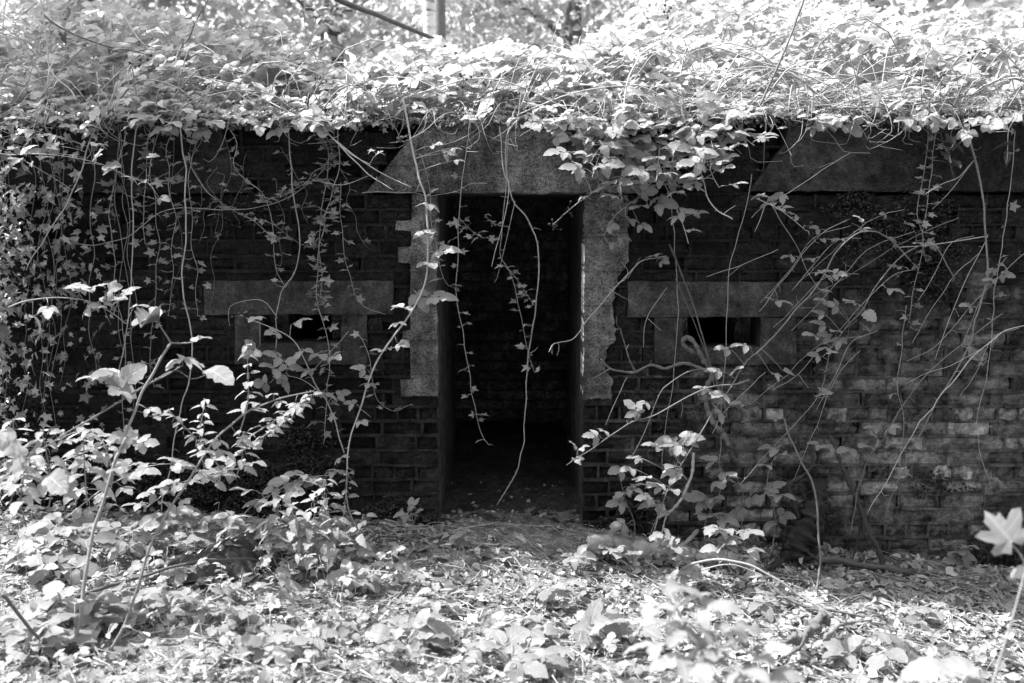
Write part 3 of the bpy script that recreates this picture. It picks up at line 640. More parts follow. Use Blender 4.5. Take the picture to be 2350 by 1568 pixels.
tree('distant tree behind the left end of the bunker', -5.6, 8.0, 7, .16, [(-5.4, 7.8, 3.6, 1.7, 1.1, 1.4), (-4.4, 8.0, 5.0, 1.5, 1.2, 1.2), (-6.6, 8.2, 5.0, 1.6, 1.3, 1.3)], leafs=1500)
# a farther belt of woodland all round that reads as one mass
Pw, Sw = [], []
for i in range(150):
    a = rng.uniform(0, 2 * math.pi); d = rng.uniform(13, 19); x, y = d * math.cos(a), d * math.sin(a) - 1
    p, s = leaf_cloud((x, y, rng.uniform(1.0, 7.5)), (2.2, 2.2, 1.8), 260, .38); Pw.append(p); Sw.append(s)
Pw = np.concatenate(Pw); Sw = np.concatenate(Sw)
tag(scatter('distant_woods', T_FAR, Pw, rot_many(rng.uniform(0, 6.28, len(Pw)), rng.normal(0, .7, (len(Pw), 3)) + np.array([0, 0, .4])), Sw, M_TREELEAF), 'soft dim mass of woodland beyond the bunker and round the clearing', 'woods', kind='stuff')

Pw, Sw = [], []  # unseen tree mass added behind the camera to cut light on the wall
for i in range(70):
    a = rng.uniform(math.pi * 1.02, math.pi * 1.98); d = rng.uniform(9, 12.5); x, y = d * math.cos(a), d * math.sin(a) - 3
    p, s = leaf_cloud((x, y, rng.uniform(1.0, 6.5)), (2.0, 2.0, 2.4), 420, .42); Pw.append(p); Sw.append(s)
Pw = np.concatenate(Pw); Sw = np.concatenate(Sw)
tag(scatter('blocker_woods', T_FAR, Pw, rot_many(rng.uniform(0, 6.28, len(Pw)), rng.normal(0, .7, (len(Pw), 3)) + np.array([0, 0, .4])), Sw, M_BLOCKERLEAF), 'unseen dark woods added opposite the bunker to block light from the front', 'woods', kind='stuff')

n = 3600; x = np.concatenate([rng.uniform(-7.5, -2.85, n // 2), rng.uniform(3.4, 7.5, n - n // 2)]); y = rng.uniform(-2.5, 6, n); z = ground_z(x, y) + .75 * rng.random(n) ** 1.4 * np.clip((np.abs(x) - 2.6) / 1.2, .15, 1)
tag(scatter('undergrowth', T_BRLO[:3], np.stack([x, y, z], 1), rot_many(rng.uniform(0, 6.28, n), rng.normal(0, .4, (n, 3)) + np.array([-.1, 0, 1])), rng.uniform(.07, .13, n), M_THICKET), 'leafy undergrowth filling the ground past both ends of the bunker', 'undergrowth', kind='stuff')

# ================================================================== litter on the ground
def bare(x, y): return np.exp(-((x - .12 + .3 * (y + .3)) / .78) ** 2 - ((y + .22) / .46) ** 2)
n = 44000; x = rng.uniform(-3.0, 3.0, n); y = -2.3 + 2.3 * rng.random(n); drift = np.sin(x * 3.7 + 1.3 * np.sin(y * 4.1)) * np.sin(y * 5.3 + 1.1 * np.sin(x * 2.9)) + .5 * np.sin(x * 11 + y * 7) * np.sin(y * 13 - x * 5)
k = rng.random(n) > np.maximum(.95 * bare(x, y), np.clip(.35 - .55 * drift, 0, .88)); x, y = x[k], y[k]
n2 = 170; x = np.concatenate([x, rng.uniform(-.36, .36, n2)]); y = np.concatenate([y, .75 * rng.random(n2) ** 1.6]); n = len(x)
P = np.stack([x, y, ground_z(x, y) + rng.uniform(.001, .02, n)], 1)
tw = MB()
for i in range(2200):
    x0, y0 = rng.uniform(-2.9, 2.9), rng.uniform(-2.2, -.02); a = rng.uniform(0, 6.28); ln = rng.uniform(.04, .22); pts = np.array([[x0, y0, 0], [x0 + .5 * ln * math.cos(a) + .01, y0 + .5 * ln * math.sin(a), 0], [x0 + ln * math.cos(a), min(y0 + ln * math.sin(a), -.01), 0]])
    pts[:, 2] = ground_z(pts[:, 0], pts[:, 1]) + .014 + rng.uniform(0, .016, 3); tube(tw, pts, rng.uniform(.0012, .004), .001, 4)
tag(scatter('leaf_litter', T_DEAD, P, rot_many(rng.uniform(0, 6.28, n), rng.normal(0, .36, (n, 3)) + np.array([0, 0, 1])), (.009 + .033 * rng.random(n) ** 1.8) * (1 + .45 * np.clip(x - .4, 0, 1)), M_DEADLEAF), 'dry curled leaf litter covering the ground before the bunker', 'leaf litter', kind='stuff')
n = 1500; x = rng.uniform(-3, 3, n); y = -2.3 + 2.28 * rng.random(n); k = rng.random(n) > .9 * bare(x, y); x, y = x[k], y[k]; n = len(x)
tag(scatter('fallen_leaves', T_DEAD + T_MAPLE, np.stack([x, y, ground_z(x, y) + rng.uniform(.012, .03, n)], 1), rot_many(rng.uniform(0, 6.28, n), rng.normal(0, .35, (n, 3)) + np.array([0, 0, 1])), rng.uniform(.03, .065, n), M_DEADLEAF), 'larger whole fallen leaves lying on top of the litter', 'fallen leaves', kind='stuff')
tag(tw.build('twig_litter', M_CANE), 'small broken twigs strewn among the fallen leaves', 'twigs', kind='stuff')
# low ground cover, thicker towards the left front
n = 1300; x = rng.uniform(-3.0, 3.0, n); y = -2.4 + 2.25 * rng.random(n); dens = np.clip(.25 + .55 * (x < -.2) * np.clip((-.2 - x), 0, 1) + .4 * (y < -.9), 0, 1) * (1 - .98 * np.clip(bare(x, y) * 1.6, 0, 1)) * (1 - .6 * np.exp(-((x - .2) / .6) ** 2)); dens[(x > 1.3)] *= .45; k = rng.random(n) < dens; x, y = x[k], y[k]; n = len(x)
P = np.stack([x, y, ground_z(x, y) + rng.uniform(.02, .14, n) * np.where(x < -.4, 1.2, .7)], 1); Rg = rot_many(rng.uniform(0, 6.28, n), rng.normal(0, .4, (n, 3)) + np.array([-.1, -.15, 1]))
gs = MB()
for p in P[::2]: tube(gs, [[p[0] + rng.uniform(-.03, .03), p[1] + rng.uniform(-.03, .03), float(ground_z(p[0], p[1])) - .01], p], .0018, .0014, 3)
tag(scatter('ground_cover', T_BRLO + T_BRLO + T_NET, P, Rg, rng.uniform(.024, .048, n), M_THICKET), 'low pale bramble and nettle leaves covering the sunlit ground', 'ground cover', kind='stuff')
tag(gs.build('ground_cover_stalks', M_CANE), 'fine stalks under the low ground cover', 'stalks', kind='stuff')
# ================================================================== canes, trails and plants
def path_of(pts, Y):
    """(px, py[, Y]) list -> world points; Y is one depth or (first, last)"""
    n = len(pts); Ys = np.linspace(Y[0], Y[1], n) if isinstance(Y, tuple) else [Y] * n
    return np.array([p if len(p) == 4 else at(p[0], p[1], p[2] if len(p) > 2 else y) for p, y in zip(pts, Ys)])
def thorns(mb, P, r0, r1, step, ln):
    seg = np.linalg.norm(np.diff(P, axis=0), axis=1); n = int(seg.sum() / step)
    for _ in range(n):
        i = rng.integers(0, len(P) - 1); u = rng.random(); p = P[i] + (P[i + 1] - P[i]) * u; T = P[i + 1] - P[i]; T = T / (np.linalg.norm(T) + 1e-9)
        d = rng.normal(0, 1, 3); d -= T * d.dot(T); d /= np.linalg.norm(d) + 1e-9; r = r0 + (r1 - r0) * (i + u) / len(P); s = np.cross(T, d)
        b = p + d * r * .7; l = ln * rng.uniform(.6, 1.2)
        mb.add([b + T * l * .35, b - T * l * .35, b + s * l * .15, p + d * (r + l) - T * l * .3], [(0, 2, 3), (2, 1, 3), (1, 0, 3)])
CAMP = np.array([0, CAM_Y, CAM_Z])
def put_leaf(t, base, stem, kind, anchor, target, size, face=.5, up=.9, wob=.3, name='leaf'):
    """leaf object whose blade lies at target, with a stalk from anchor (joined to the stem mesh)"""
    d = target - anchor; d = d + rng.normal(0, .012, 3)
    if np.linalg.norm(d) < .01: d = rng.normal(0, 1, 3)
    d[2] *= .3; tc = CAMP - target; tc /= np.linalg.norm(tc)
    nor = np.array([-.12, 0, up]) + tc * face * rng.uniform(.3, 1.4) + rng.normal(0, wob, 3)
    Rm = frame(d, nor); me = ME[kind]; k = int(rng.integers(0, len(me)))
    cen = {'bramble': .75, 'ivy': .5, 'nettle': .45, 'single': .45, 'maple': .3, 'wither': .45}[kind]
    org = target - Rm[:, 0] * cen * size
    if stem is not None and np.linalg.norm(org - anchor) > .008:
        mid = .5 * (org + anchor) + np.array([0, 0, .004]); tube(stem, smooth_path([anchor, mid, org + Rm[:, 0] * .02 * size], 4), .0016, .0012, 4)
    link(name, me[k], t, mat4(Rm, size, org - base))
def berries(t, base, p, n, s=.008, name='berry_cluster'):
    mb = MB()
    for _ in range(n):
        c = p + rng.normal(0, 1, 3) * np.array([.026, .018, .022]); tube(mb, [p, .6 * c + .4 * p + np.array([0, 0, -.004]), c], .0012, .001, 3)
        for q in range(9):
            d = rng.normal(0, 1, 3); d /= np.linalg.norm(d); e = c + d * s * .55; r = s * .42
            V = [e + np.array(v) * r for v in ((1, 0, 0), (-1, 0, 0), (0, 1, 0), (0, -1, 0), (0, 0, 1), (0, 0, -1))]
            mb.add(V, [(0, 2, 4), (2, 1, 4), (1, 3, 4), (3, 0, 4), (2, 0, 5), (1, 2, 5), (3, 1, 5), (0, 3, 5)])
    mb.build(name, M_BERRY, t, off=base)
def cane(name, label, cat, group, pts, Y, r, leaves=(), kind='bramble', auto=None, thorn=0, mat=None, side=(), berry=(), sides=6, face=.5, wob=.0, up=.9):
    W = path_of(pts, Y); S = smooth_path(W, max(10, (9 if wob else 4) * len(W))); m_ = max(3, int(np.linalg.norm(np.diff(S, axis=0), axis=1).sum() / .07)); kk = rng.normal(0, 1, (m_ + 1, 3)) * np.array([.0034, .003, .002]); tt = np.linspace(0, m_, len(S))
    S[1:-1] += np.stack([np.interp(tt, np.arange(m_ + 1), kk[:, i]) for i in range(3)], 1)[1:-1]
    i0 = int(np.argmin(S[:, 2])); base = S[0] if S[0][2] >= S[-1][2] and W[0][2] > 1.5 else S[i0]
    t = thing(name, label, cat, base, group); mb = MB(); r0, r1 = r if isinstance(r, tuple) else (r, r * .6); r0, r1 = (r0 * .86, r1 * .86) if group in (GA, GH) else (r0, r1)
    tube(mb, S, r0, r1, sides, wob)
    if thorn: thorns(mb, S, r0, r1, .02 / thorn, .0055)
    if kind != 'ivy' and cat in ('bramble', 'twig', 'vine') and m_ > 6:          # short dead side shoots
        for _ in range(int(m_ / 3.2)):
            i = int(rng.integers(1, len(S) - 2)); T = S[i + 1] - S[i]; T /= np.linalg.norm(T) + 1e-9; d = rng.normal(0, 1, 3) * np.array([1, .4, 1]); d = d - T * d.dot(T) * .6; d /= np.linalg.norm(d); l = rng.uniform(.015, .07)
            tube(mb, smooth_path([S[i], S[i] + (d + T * .4) * l * .5, S[i] + (d + T * rng.uniform(-.2, .8)) * l], 5), r1 * .5 + .0004, .0007, 4)
    for sp in side:
        q, sy, sr = sp; Q = path_of(q, sy); Q2 = smooth_path(Q, 8 + (7 if wob else 2) * len(Q)); tube(mb, Q2, sr, sr * .5, 5, wob)
        if thorn: thorns(mb, Q2, sr, sr * .5, .03 / thorn, .005)
        S = np.vstack([S, Q2])
    for lf in leaves:
        px, py, sz = lf[:3]; kd = lf[3] if len(lf) > 3 else kind
        d0 = np.array([px_of(*s) for s in S]) - np.array([px, py]); i = int(np.argmin((d0 ** 2).sum(1))); yv = S[i][1] + rng.uniform(-.06, .02); sz = sz * (.9 if kd == 'bramble' else 1)
        if yv > -.02: yv = -.02 - rng.uniform(0, .03)
        tg = at(px, py, yv); size = sz / FPX * (yv - CAM_Y)
        put_leaf(t, base, mb, kd, S[i], tg, size, face, up)
    if auto:
        n, sz = auto[:2]; lo, hi = auto[2:] if len(auto) > 2 else (0, 1); m = len(S)
        for j in range(n):
            i = min(m - 1, int((lo + (hi - lo) * (j + rng.random()) / n) * m)); p = S[i]; size = sz / FPX * (p[1] - CAM_Y) * rng.uniform(.65, 1.25); sg = 1 if j % 2 else -1
            tg = p + np.array([sg * size * rng.uniform(.3, .9), -size * rng.uniform(.1, .6), rng.uniform(-.4, .5) * size])
            if kind == 'ivy': put_leaf(t, base, mb, kind, p, tg, size * rng.uniform(.55, 1.05), .4, .8, .6)
            else: put_leaf(t, base, mb, kind, p, tg + np.array([sg * size * .5, 0, 0]), size, face, up)
    for px, py, nb in berry:
        d0 = np.array([px_of(*s) for s in S]) - np.array([px, py]); i = int(np.argmin((d0 ** 2).sum(1))); p = at(px, py, S[i][1] - .02)
        tube(mb, smooth_path([S[i], .5 * (S[i] + p) + np.array([0, 0, .01]), p], 5), .0016, .0012, 4); berries(t, base, p, nb)
    mb.build('stem', mat or (M_MID if group == GA else M_CANE), t, off=base)
    return t
GH = 'bramble canes and vines hanging over the front of the bunker'
GI = 'ivy trails hanging down the bunker front'
GA = 'bramble canes arching across the right half of the wall'
GD = 'bare dead branches and twigs against the wall'
# ---------------------------------------------------------------- about the doorway
cane('bramble_cane', 'long leafy bramble cane arching down over the left door jamb to the ground', 'bramble', GH,
     [(925, 225), (937, 290), (948, 340), (960, 400), (973, 450), (980, 510), (982, 565), (979, 620), (966, 672), (938, 725), (900, 777), (862, 835), (830, 920), (812, 980), (800, 1030), (795, 1070), (800, 1160), (825, 1240)], (-.05, -.55), (.0065, .0035),
     [(1000, 333, 26), (1030, 352, 30), (1052, 368, 22), (1045, 340, 22), (920, 315, 20), (995, 440, 26), (985, 470, 44), (978, 543, 46), (1025, 578, 50), (988, 605, 52), (1015, 685, 52), (965, 690, 46), (920, 705, 44), (910, 742, 32), (925, 790, 32), (868, 805, 30), (900, 800, 26), (825, 848, 32), (845, 882, 30), (803, 925, 28), (832, 968, 28), (780, 1052, 30), (765, 1078, 26)], face=.45)
cane('bramble_cane', 'bare thorny cane hanging in the middle of the doorway and bending to the right', 'bramble', GH,
     [(1192, 272), (1166, 305), (1160, 350), (1165, 410), (1180, 462), (1214, 507), (1234, 560), (1237, 620), (1229, 720), (1214, 800), (1207, 900), (1203, 1000), (1185, 1080), (1140, 1160)], (-.06, -.10), (.0048, .0028), thorn=1.6)
cane('bramble_cane', 'thin thornless stem forking into two straight ends in the doorway', 'bramble', GH,
     [(1146, 290), (1150, 335), (1157, 400), (1170, 440), (1128, 612)], (-.05, -.13), (.0032, .002), side=[([(1182, 462), (1160, 560), (1140, 640), (1134, 650)], (-.09, -.1), .002), ([(1118, 421), (1080, 422), (1045, 440), (985, 450)], (-.08, -.1), .002)])
cane('ivy_trail', 'ivy trail hanging inside the left edge of the doorway', 'ivy', GI,
     [(1078, 285), (1068, 360), (1060, 430), (1052, 520), (1050, 600), (1046, 680), (1062, 760), (1072, 830), (1082, 900), (1097, 970), (1108, 1000), (1122, 1022)], (-.03, -.08), (.0022, .0012), kind='ivy', auto=(38, 17, .12, .98), side=[([(1054, 500), (1072, 520), (1095, 540), (1122, 548)], (-.06, -.08), .0014)])
cane('ivy_trail', 'ivy trail hanging down the middle of the doorway to waist height', 'ivy', GI,
     [(1166, 300), (1162, 400), (1158, 470), (1150, 540), (1148, 590), (1168, 620), (1186, 680), (1200, 760), (1214, 810), (1226, 855)], (-.04, -.10), (.002, .001), kind='ivy', auto=(36, 15, .25, .98), side=[([(1158, 610), (1185, 640), (1212, 680), (1230, 705)], (-.08, -.1), .0013), ([(1155, 520), (1130, 512), (1112, 492)], (-.07, -.1), .0016)])
cane('ivy_trail', 'short ivy trail with few leaves beside the teeth of the left jamb', 'ivy', GI,
     [(968, 360), (985, 440), (990, 520), (1000, 560), (1012, 620), (1025, 650), (1040, 660)], (-.05, -.06), (.0016, .001), kind='ivy', auto=(12, 17))
cane('bramble_cane', 'pale dead bramble branch with bare side twigs sloping left above the door', 'bramble', GD,
     [(715, 250), (752, 306), (790, 345), (826, 383), (862, 412), (902, 436)], (-.08, -.22), (.0042, .002), mat=M_PALE, thorn=.6,
     side=[([(770, 322), (820, 362), (880, 400), (944, 430)], (-.1, -.2), .003), ([(738, 292), (800, 350), (850, 378)], (-.1, -.18), .0028), ([(745, 420), (790, 424), (850, 402)], (-.12, -.17), .002), ([(846, 380), (866, 352), (885, 356)], (-.15, -.16), .0015)], leaves=[(868, 352, 18), (850, 345, 16)])
cane('twig', 'bare horizontal thorny twig along the lower edge of the door lintel', 'twig', GD, [(830, 443), (880, 440), (950, 444), (985, 452)], (-.06, -.08), (.0018, .0012), thorn=1.2)
cane('bramble_cane', 'bramble spray with berries reaching left over the top right door corner', 'bramble', GH,
     [(1500, 372), (1470, 400), (1420, 425), (1370, 440), (1330, 462), (1295, 492), (1268, 515)], (-.10, -.18), (.0028, .0015), [(1330, 330, 34), (1352, 352, 34), (1320, 385, 28), (1335, 408, 26), (1370, 400, 26), (1310, 278, 32), (1340, 452, 24), (1365, 440, 30)], berry=[(1268, 520, 7), (1300, 478, 5)], face=.9)
cane('bramble_cane', 'drooping bramble with dark berries beside the top of the right jamb', 'bramble', GH,
     [(1560, 330), (1520, 385), (1480, 440), (1440, 470), (1405, 500), (1385, 540)], (-.1, -.16), (.003, .0016), [(1405, 520, 26), (1430, 545, 30), (1455, 505, 32), (1420, 465, 36), (1452, 462, 34), (1395, 450, 30), (1480, 520, 30), (1410, 560, 26)], berry=[(1390, 480, 7), (1430, 448, 7), (1378, 530, 5)], face=.7)
cane('bramble_cane', 'densest leafy bramble cane spilling over the roof edge right of the door', 'bramble', GH,
     [(1420, 215), (1440, 270), (1470, 330), (1510, 390), (1540, 450), (1560, 500), (1580, 560)], (.05, -.28), (.004, .002), [(1420, 275, 34), (1455, 290, 36), (1500, 300, 38), (1440, 330, 36), (1490, 345, 38), (1528, 350, 36), (1498, 400, 40), (1540, 400, 36), (1475, 385, 30), (1555, 440, 36), (1510, 455, 36), (1575, 485, 36), (1545, 500, 30), (1590, 530, 30), (1605, 490, 30)], face=.6, auto=(12, 38, .0, .6))
cane('bramble_cane', 'leafy bramble cane hanging right of the densest one above the right loophole', 'bramble', GH,
     [(1560, 210), (1580, 270), (1610, 330), (1630, 390), (1650, 430)], (.05, -.26), (.0036, .002), [(1560, 300, 34), (1600, 290, 38), (1640, 300, 36), (1580, 345, 36), (1625, 345, 40), (1665, 325, 34), (1600, 390, 36), (1645, 375, 36), (1690, 320, 30), (1560, 375, 34), (1590, 420, 32), (1675, 360, 30), (1710, 300, 32)], face=.55, auto=(12, 40))
cane('bramble_cane', 'leafy bramble spray right under the roof edge between lintel and cluster', 'bramble', GH,
     [(1380, 240), (1370, 300), (1350, 350), (1372, 400), (1400, 440)], (.02, -.2), (.003, .0018), [(1350, 300, 34), (1385, 290, 36), (1345, 340, 38), (1380, 350, 34), (1405, 380, 34), (1400, 330, 36), (1385, 430, 30), (1430, 420, 34), (1300, 310, 30), (1290, 270, 34)], face=.6, auto=(8, 36, 0, .5))
cane('bramble_cane', 'pale bare thorny cane hanging down and ending in a broken tip above the right loophole', 'bramble', GH,
     [(1560, 225), (1572, 282), (1598, 374), (1619, 425), (1629, 464), (1650, 486), (1681, 503)], (-.05, -.34), (.0045, .0032), thorn=.9, mat=M_PALE)
cane('bramble_cane', 'small drooping bramble spray with berries at its tip hanging free right of the pale cane', 'bramble', GH,
     [(1950, 352), (1860, 410), (1760, 470), (1725, 500)], (-.05, -.22), (.0022, .0014), [(1745, 447, 32), (1782, 452, 34), (1765, 470, 30), (1800, 478, 30), (1822, 492, 26)], side=[([(1735, 455), (1780, 476), (1815, 500), (1850, 530)], (-.22, -.26), .0022), ([(1755, 472), (1744, 505), (1732, 532)], (-.22, -.25), .0024)], berry=[(1850, 520, 4), (1858, 540, 3)], face=.4, mat=M_PALE)
# ---------------------------------------------------------------- ivy and canes over the left half
cane('bramble_cane', 'straight old cane dropping from the roof to the ground left of the left loophole', 'bramble', GH,
     [(400, 250), (414, 316), (425, 400), (427, 480), (427, 545), (418, 660), (434, 742), (439, 790), (438, 840), (428, 890), (412, 945), (396, 1030), (378, 1130), (370, 1180)], (-.06, -.22), (.0045, .0035), thorn=.5)
cane('bramble_cane', 'straight dark cane hanging nearly plumb at the inner edge of the ivy curtain', 'bramble', GH,
     [(335, 250), (320, 285), (308, 310), (303, 400), (305, 470), (304, 580), (298, 700), (282, 800), (262, 900)], (-.05, -.16), (.004, .003))
cane('bramble_cane', 'thorny cane hanging past the left lintel end and bending back towards the loophole', 'bramble', GH,
     [(655, 250), (661, 310), (667, 380), (674, 460), (688, 530), (685, 590), (674, 630), (648, 665), (640, 700), (636, 740), (633, 800)], (-.05, -.14), (.0042, .0025), thorn=1.1, side=[([(637, 730), (610, 695), (580, 688), (530, 702), (525, 735), (528, 748)], (-.13, -.12), .0016)])
cane('vine', 'slender leafless vine swinging in a long curve between the hanging canes', 'vine', GH,
     [(175, 560), (215, 562), (252, 556), (290, 545), (322, 520), (360, 492), (407, 478), (460, 479), (522, 481), (580, 477), (640, 462), (690, 436), (722, 410), (745, 388)], (-.1, -.05), (.0024, .0018))
cane('ivy_trail', 'ivy trail slanting down to the right across the bare bricks over the left loophole', 'ivy', GI,
     [(432, 350), (440, 385), (464, 428), (495, 456), (530, 482), (576, 506), (610, 530), (640, 555)], (-.05, -.05), (.0022, .0012), kind='ivy', auto=(18, 18, .3, 1), side=[([(560, 498), (620, 512), (660, 540), (690, 562)], (-.05, -.05), .0014)])
cane('ivy_trail', 'long ivy trail hanging straight past the right part of the left loophole', 'ivy', GI,
     [(775, 290), (778, 380), (762, 440), (746, 505), (736, 560), (728, 620), (728, 690), (742, 740), (757, 800), (754, 860), (751, 920), (742, 1020)], (-.05, -.12), (.0026, .0018), kind='ivy', auto=(46, 20, .08, .95))
cane('ivy_trail', 'leafy ivy trail twisted beside the long one over the left loophole', 'ivy', GI,
     [(740, 310), (752, 380), (742, 470), (732, 560), (740, 640), (735, 700)], (-.05, -.09), (.002, .0014), kind='ivy', auto=(40, 19))
cane('ivy_trail', 'ivy trail ending in a bare tip between left loophole and door jamb', 'ivy', GI,
     [(782, 420), (781, 500), (790, 590), (803, 632), (816, 682), (830, 700), (853, 712), (885, 722)], (-.05, -.10), (.002, .001), kind='ivy', auto=(18, 17, .1, .8))
cane('ivy_trail', 'thin ivy trail from the loophole lintel down beside its right cheek', 'ivy', GI,
     [(820, 765), (838, 790), (850, 830), (858, 880), (868, 920), (905, 945), (940, 930)], (-.05, -.05), (.0016, .001), kind='ivy', auto=(14, 15))
cane('ivy_trail', 'ivy trail with small leaves under the roof edge left of the door lintel', 'ivy', GI,
     [(740, 300), (760, 345), (742, 380), (720, 395), (700, 420), (640, 450), (600, 465)], (-.04, -.05), (.002, .0012), kind='ivy', auto=(30, 18))
cane('ivy_trail', 'tangled ivy trail below the mossy roof edge above the left loophole', 'ivy', GI,
     [(520, 285), (545, 330), (535, 380), (560, 410), (600, 440), (618, 480), (630, 540), (630, 600), (655, 660)], (-.04, -.05), (.002, .0012), kind='ivy', auto=(22, 17))
for i, (x0, nlf, yend, lab) in enumerate([(385, 40, 690, 'ivy trail between the two straight old canes left of the loophole'), (455, 22, 690, 'ivy trail ending in dark leaves beside the left end of the loophole lintel'), (350, 34, 880, 'knotted ivy trail hanging just right of the straight dark cane'), (270, 44, 980, 'long ivy trail on the inner fringe of the ivy curtain'), (330, 26, 560, 'short ivy trail high under the roof edge at the inner fringe of the curtain')]):
    pts = [(x0 + 20, 285)]; y = 285; x = x0
    while y < yend: y += 55; x += rng.uniform(-14, 14); pts.append((x, y))
    cane('ivy_trail', lab, 'ivy', GI, pts, (-.04, -.06), (.0024, .0014), kind='ivy', auto=(nlf, 19))
# the ivy curtain at the far left
def ivy_curtain():
    base = at(60, 290, -.05); t = thing('ivy_curtain', 'dense curtain of small glossy ivy leaves covering the left end of the bunker', 'ivy', base)
    st = MB()
    for i in range(17):
        x = rng.uniform(-70, 300); y = 285; pts = []
        while y < rng.uniform(800, 1250): pts.append((x, y)); x += rng.uniform(-16, 16); y += 60
        if len(pts) > 2: tube(st, smooth_path(path_of(pts, (-.03, -.03 - .1 * rng.random())), len(pts) * 3), rng.uniform(.0015, .004), .0015, 4)
    st.build('stem', M_MID, t, off=base)
    n = 3200; xs = -75 + 330 * rng.random(n) ** 1.3; ys = rng.uniform(285, 1160, n); k = rng.random(n) < np.clip(1.2 - (xs + 60) / 300, .05, 1) * np.where(ys > 880, .45, 1) * np.where((xs > 20) & (ys > 700), .55, 1) * np.where(ys < 420, .6, 1)
    xs, ys = xs[k], ys[k]; order = np.argsort(-(xs > -20).astype(float) * rng.random(len(xs))); P, Rr, S = [], [], []
    for c, i in enumerate(order):
        p = at(xs[i], ys[i], -.02 - (.16 + .26 * max(0, 1 - (xs[i] + 75) / 220)) * rng.random() ** 1.1); s = (11 + 19 * rng.random() ** 1.4) / 466
        s *= .72
        nor = np.array([-.4, -.4, .6]) + rng.normal(0, .75, 3); d = np.array([rng.normal(0, 1.0), rng.normal(-.3, .5), -.7]); Rm = frame(d, nor)
        if c < 295: link('leaf', ME['ivy'][int(rng.integers(0, 9))], t, mat4(Rm, s, p - base))
        else: P.append(p); Rr.append(Rm); S.append(s)
    tag(scatter('leaf', T_IVY, np.array(P), np.array(Rr), np.array(S), M_IVY, t, off=base), kind='stuff')
ivy_curtain()
cane('bramble_cane', 'leafy bramble cane slanting down through the ivy curtain from the roof edge', 'bramble', GH,
     [(270, 190), (252, 241), (216, 300), (197, 350), (187, 395), (160, 450), (140, 490), (97, 556), (60, 620)], (-.05, -.3), (.0045, .003), [(160, 292, 32), (110, 310, 34), (60, 300, 34), (230, 330, 34), (90, 350, 32), (255, 380, 36), (200, 300, 30), (30, 365, 36), (120, 335, 32)], face=.35)
cane('bramble_cane', 'thin bramble cane running level through the ivy with drooping leaves', 'bramble', GH,
     [(-40, 352), (0, 355), (60, 353), (126, 356), (198, 366), (250, 385), (290, 404), (340, 420)], (-.25, -.28), (.0026, .0015), [(60, 340, 30), (100, 362, 34), (225, 355, 34), (255, 388, 34), (300, 408, 30), (330, 418, 22), (350, 358, 26), (375, 455, 26)], face=.3)
# ---------------------------------------------------------------- right half
cane('bramble_cane', 'thick thorny cane hanging from the roof near the right edge and curving left', 'bramble', GA,
     [(2190, 215), (2213, 280), (2232, 340), (2246, 400), (2253, 440), (2259, 500), (2263, 560), (2266, 615), (2262, 660), (2239, 730), (2224, 790), (2182, 873), (2138, 942), (2090, 1040), (2050, 1130), (2030, 1200)], (-.04, -.25), (.0066, .0022), thorn=2.2)
cane('bramble_cane', 'slender arching cane with one pale round leaf hanging from it right of the loophole', 'bramble', GA,
     [(2190, 640), (2145, 565), (2094, 574), (2044, 614), (2008, 661), (1976, 711), (1936, 758), (1907, 798), (1902, 830), (1889, 884), (1864, 927), (1817, 981), (1767, 1032), (1700, 1110)], (-.12, -.42), (.0036, .0022), [(1994, 722, 40, 'single'), (1885, 690, 26), (1912, 700, 30), (1880, 720, 26), (1945, 690, 26), (1880, 745, 34), (1860, 770, 32), (1895, 770, 28), (1915, 760, 28), (1925, 785, 28), (1890, 800, 30), (1905, 810, 26), (1868, 815, 28), (1890, 900, 36)], thorn=.9, face=.6, berry=[(1880, 850, 4)])
cane('bramble_cane', 'longest pale arching cane crossing in front of the right loophole opening', 'bramble', GA,
     [(2091, 600), (2051, 556), (2020, 535), (1983, 532), (1961, 540), (1918, 580), (1893, 626), (1864, 669), (1817, 722), (1770, 780), (1727, 816), (1698, 852), (1677, 888), (1630, 960), (1594, 1017), (1555, 1085), (1522, 1150), (1495, 1235)], (-.1, -.62), (.0042, .0026), [(1970, 500, 24), (1925, 630, 28), (1905, 640, 24), (1895, 668, 22), (1700, 792, 36), (1660, 800, 30), (1690, 850, 34), (1640, 850, 32), (1810, 855, 34, 'single'), (1785, 860, 30), (1650, 905, 42), (1610, 890, 30), (1655, 950, 36), (1540, 1020, 46), (1580, 1000, 32), (1500, 1025, 40), (1440, 1075, 30), (1470, 1095, 38), (1500, 1110, 40), (1545, 1085, 38), (1480, 1145, 36), (1455, 1050, 28)], thorn=1.4, face=.5)
cane('bramble_cane', 'pale cane bowing out to the left from the fork and ending in the doorway corner', 'bramble', GA,
     [(1720, 872), (1690, 882), (1637, 887), (1587, 907), (1504, 952), (1454, 968), (1414, 993), (1353, 1034), (1318, 1052), (1300, 1068)], (-.5, -.55), (.0045, .002), [(1452, 935, 40), (1475, 925, 30), (1360, 1000, 34), (1385, 990, 26), (1335, 1028, 28), (1325, 1055, 26), (1315, 1020, 24)], thorn=.9, side=[([(1640, 886), (1625, 850), (1580, 853), (1530, 885), (1512, 908), (1480, 990), (1450, 1050)], (-.5, -.58), .0026)], face=.8)
cane('bramble_cane', 'thin straight cane slanting across the wall above the right loophole', 'bramble', GA,
     [(2200, 500), (2140, 525), (2091, 547), (2044, 574), (1972, 620), (1889, 666), (1850, 690)], (-.06, -.14), (.0026, .0018), [(2085, 515, 26), (2050, 555, 24), (2110, 560, 24)])
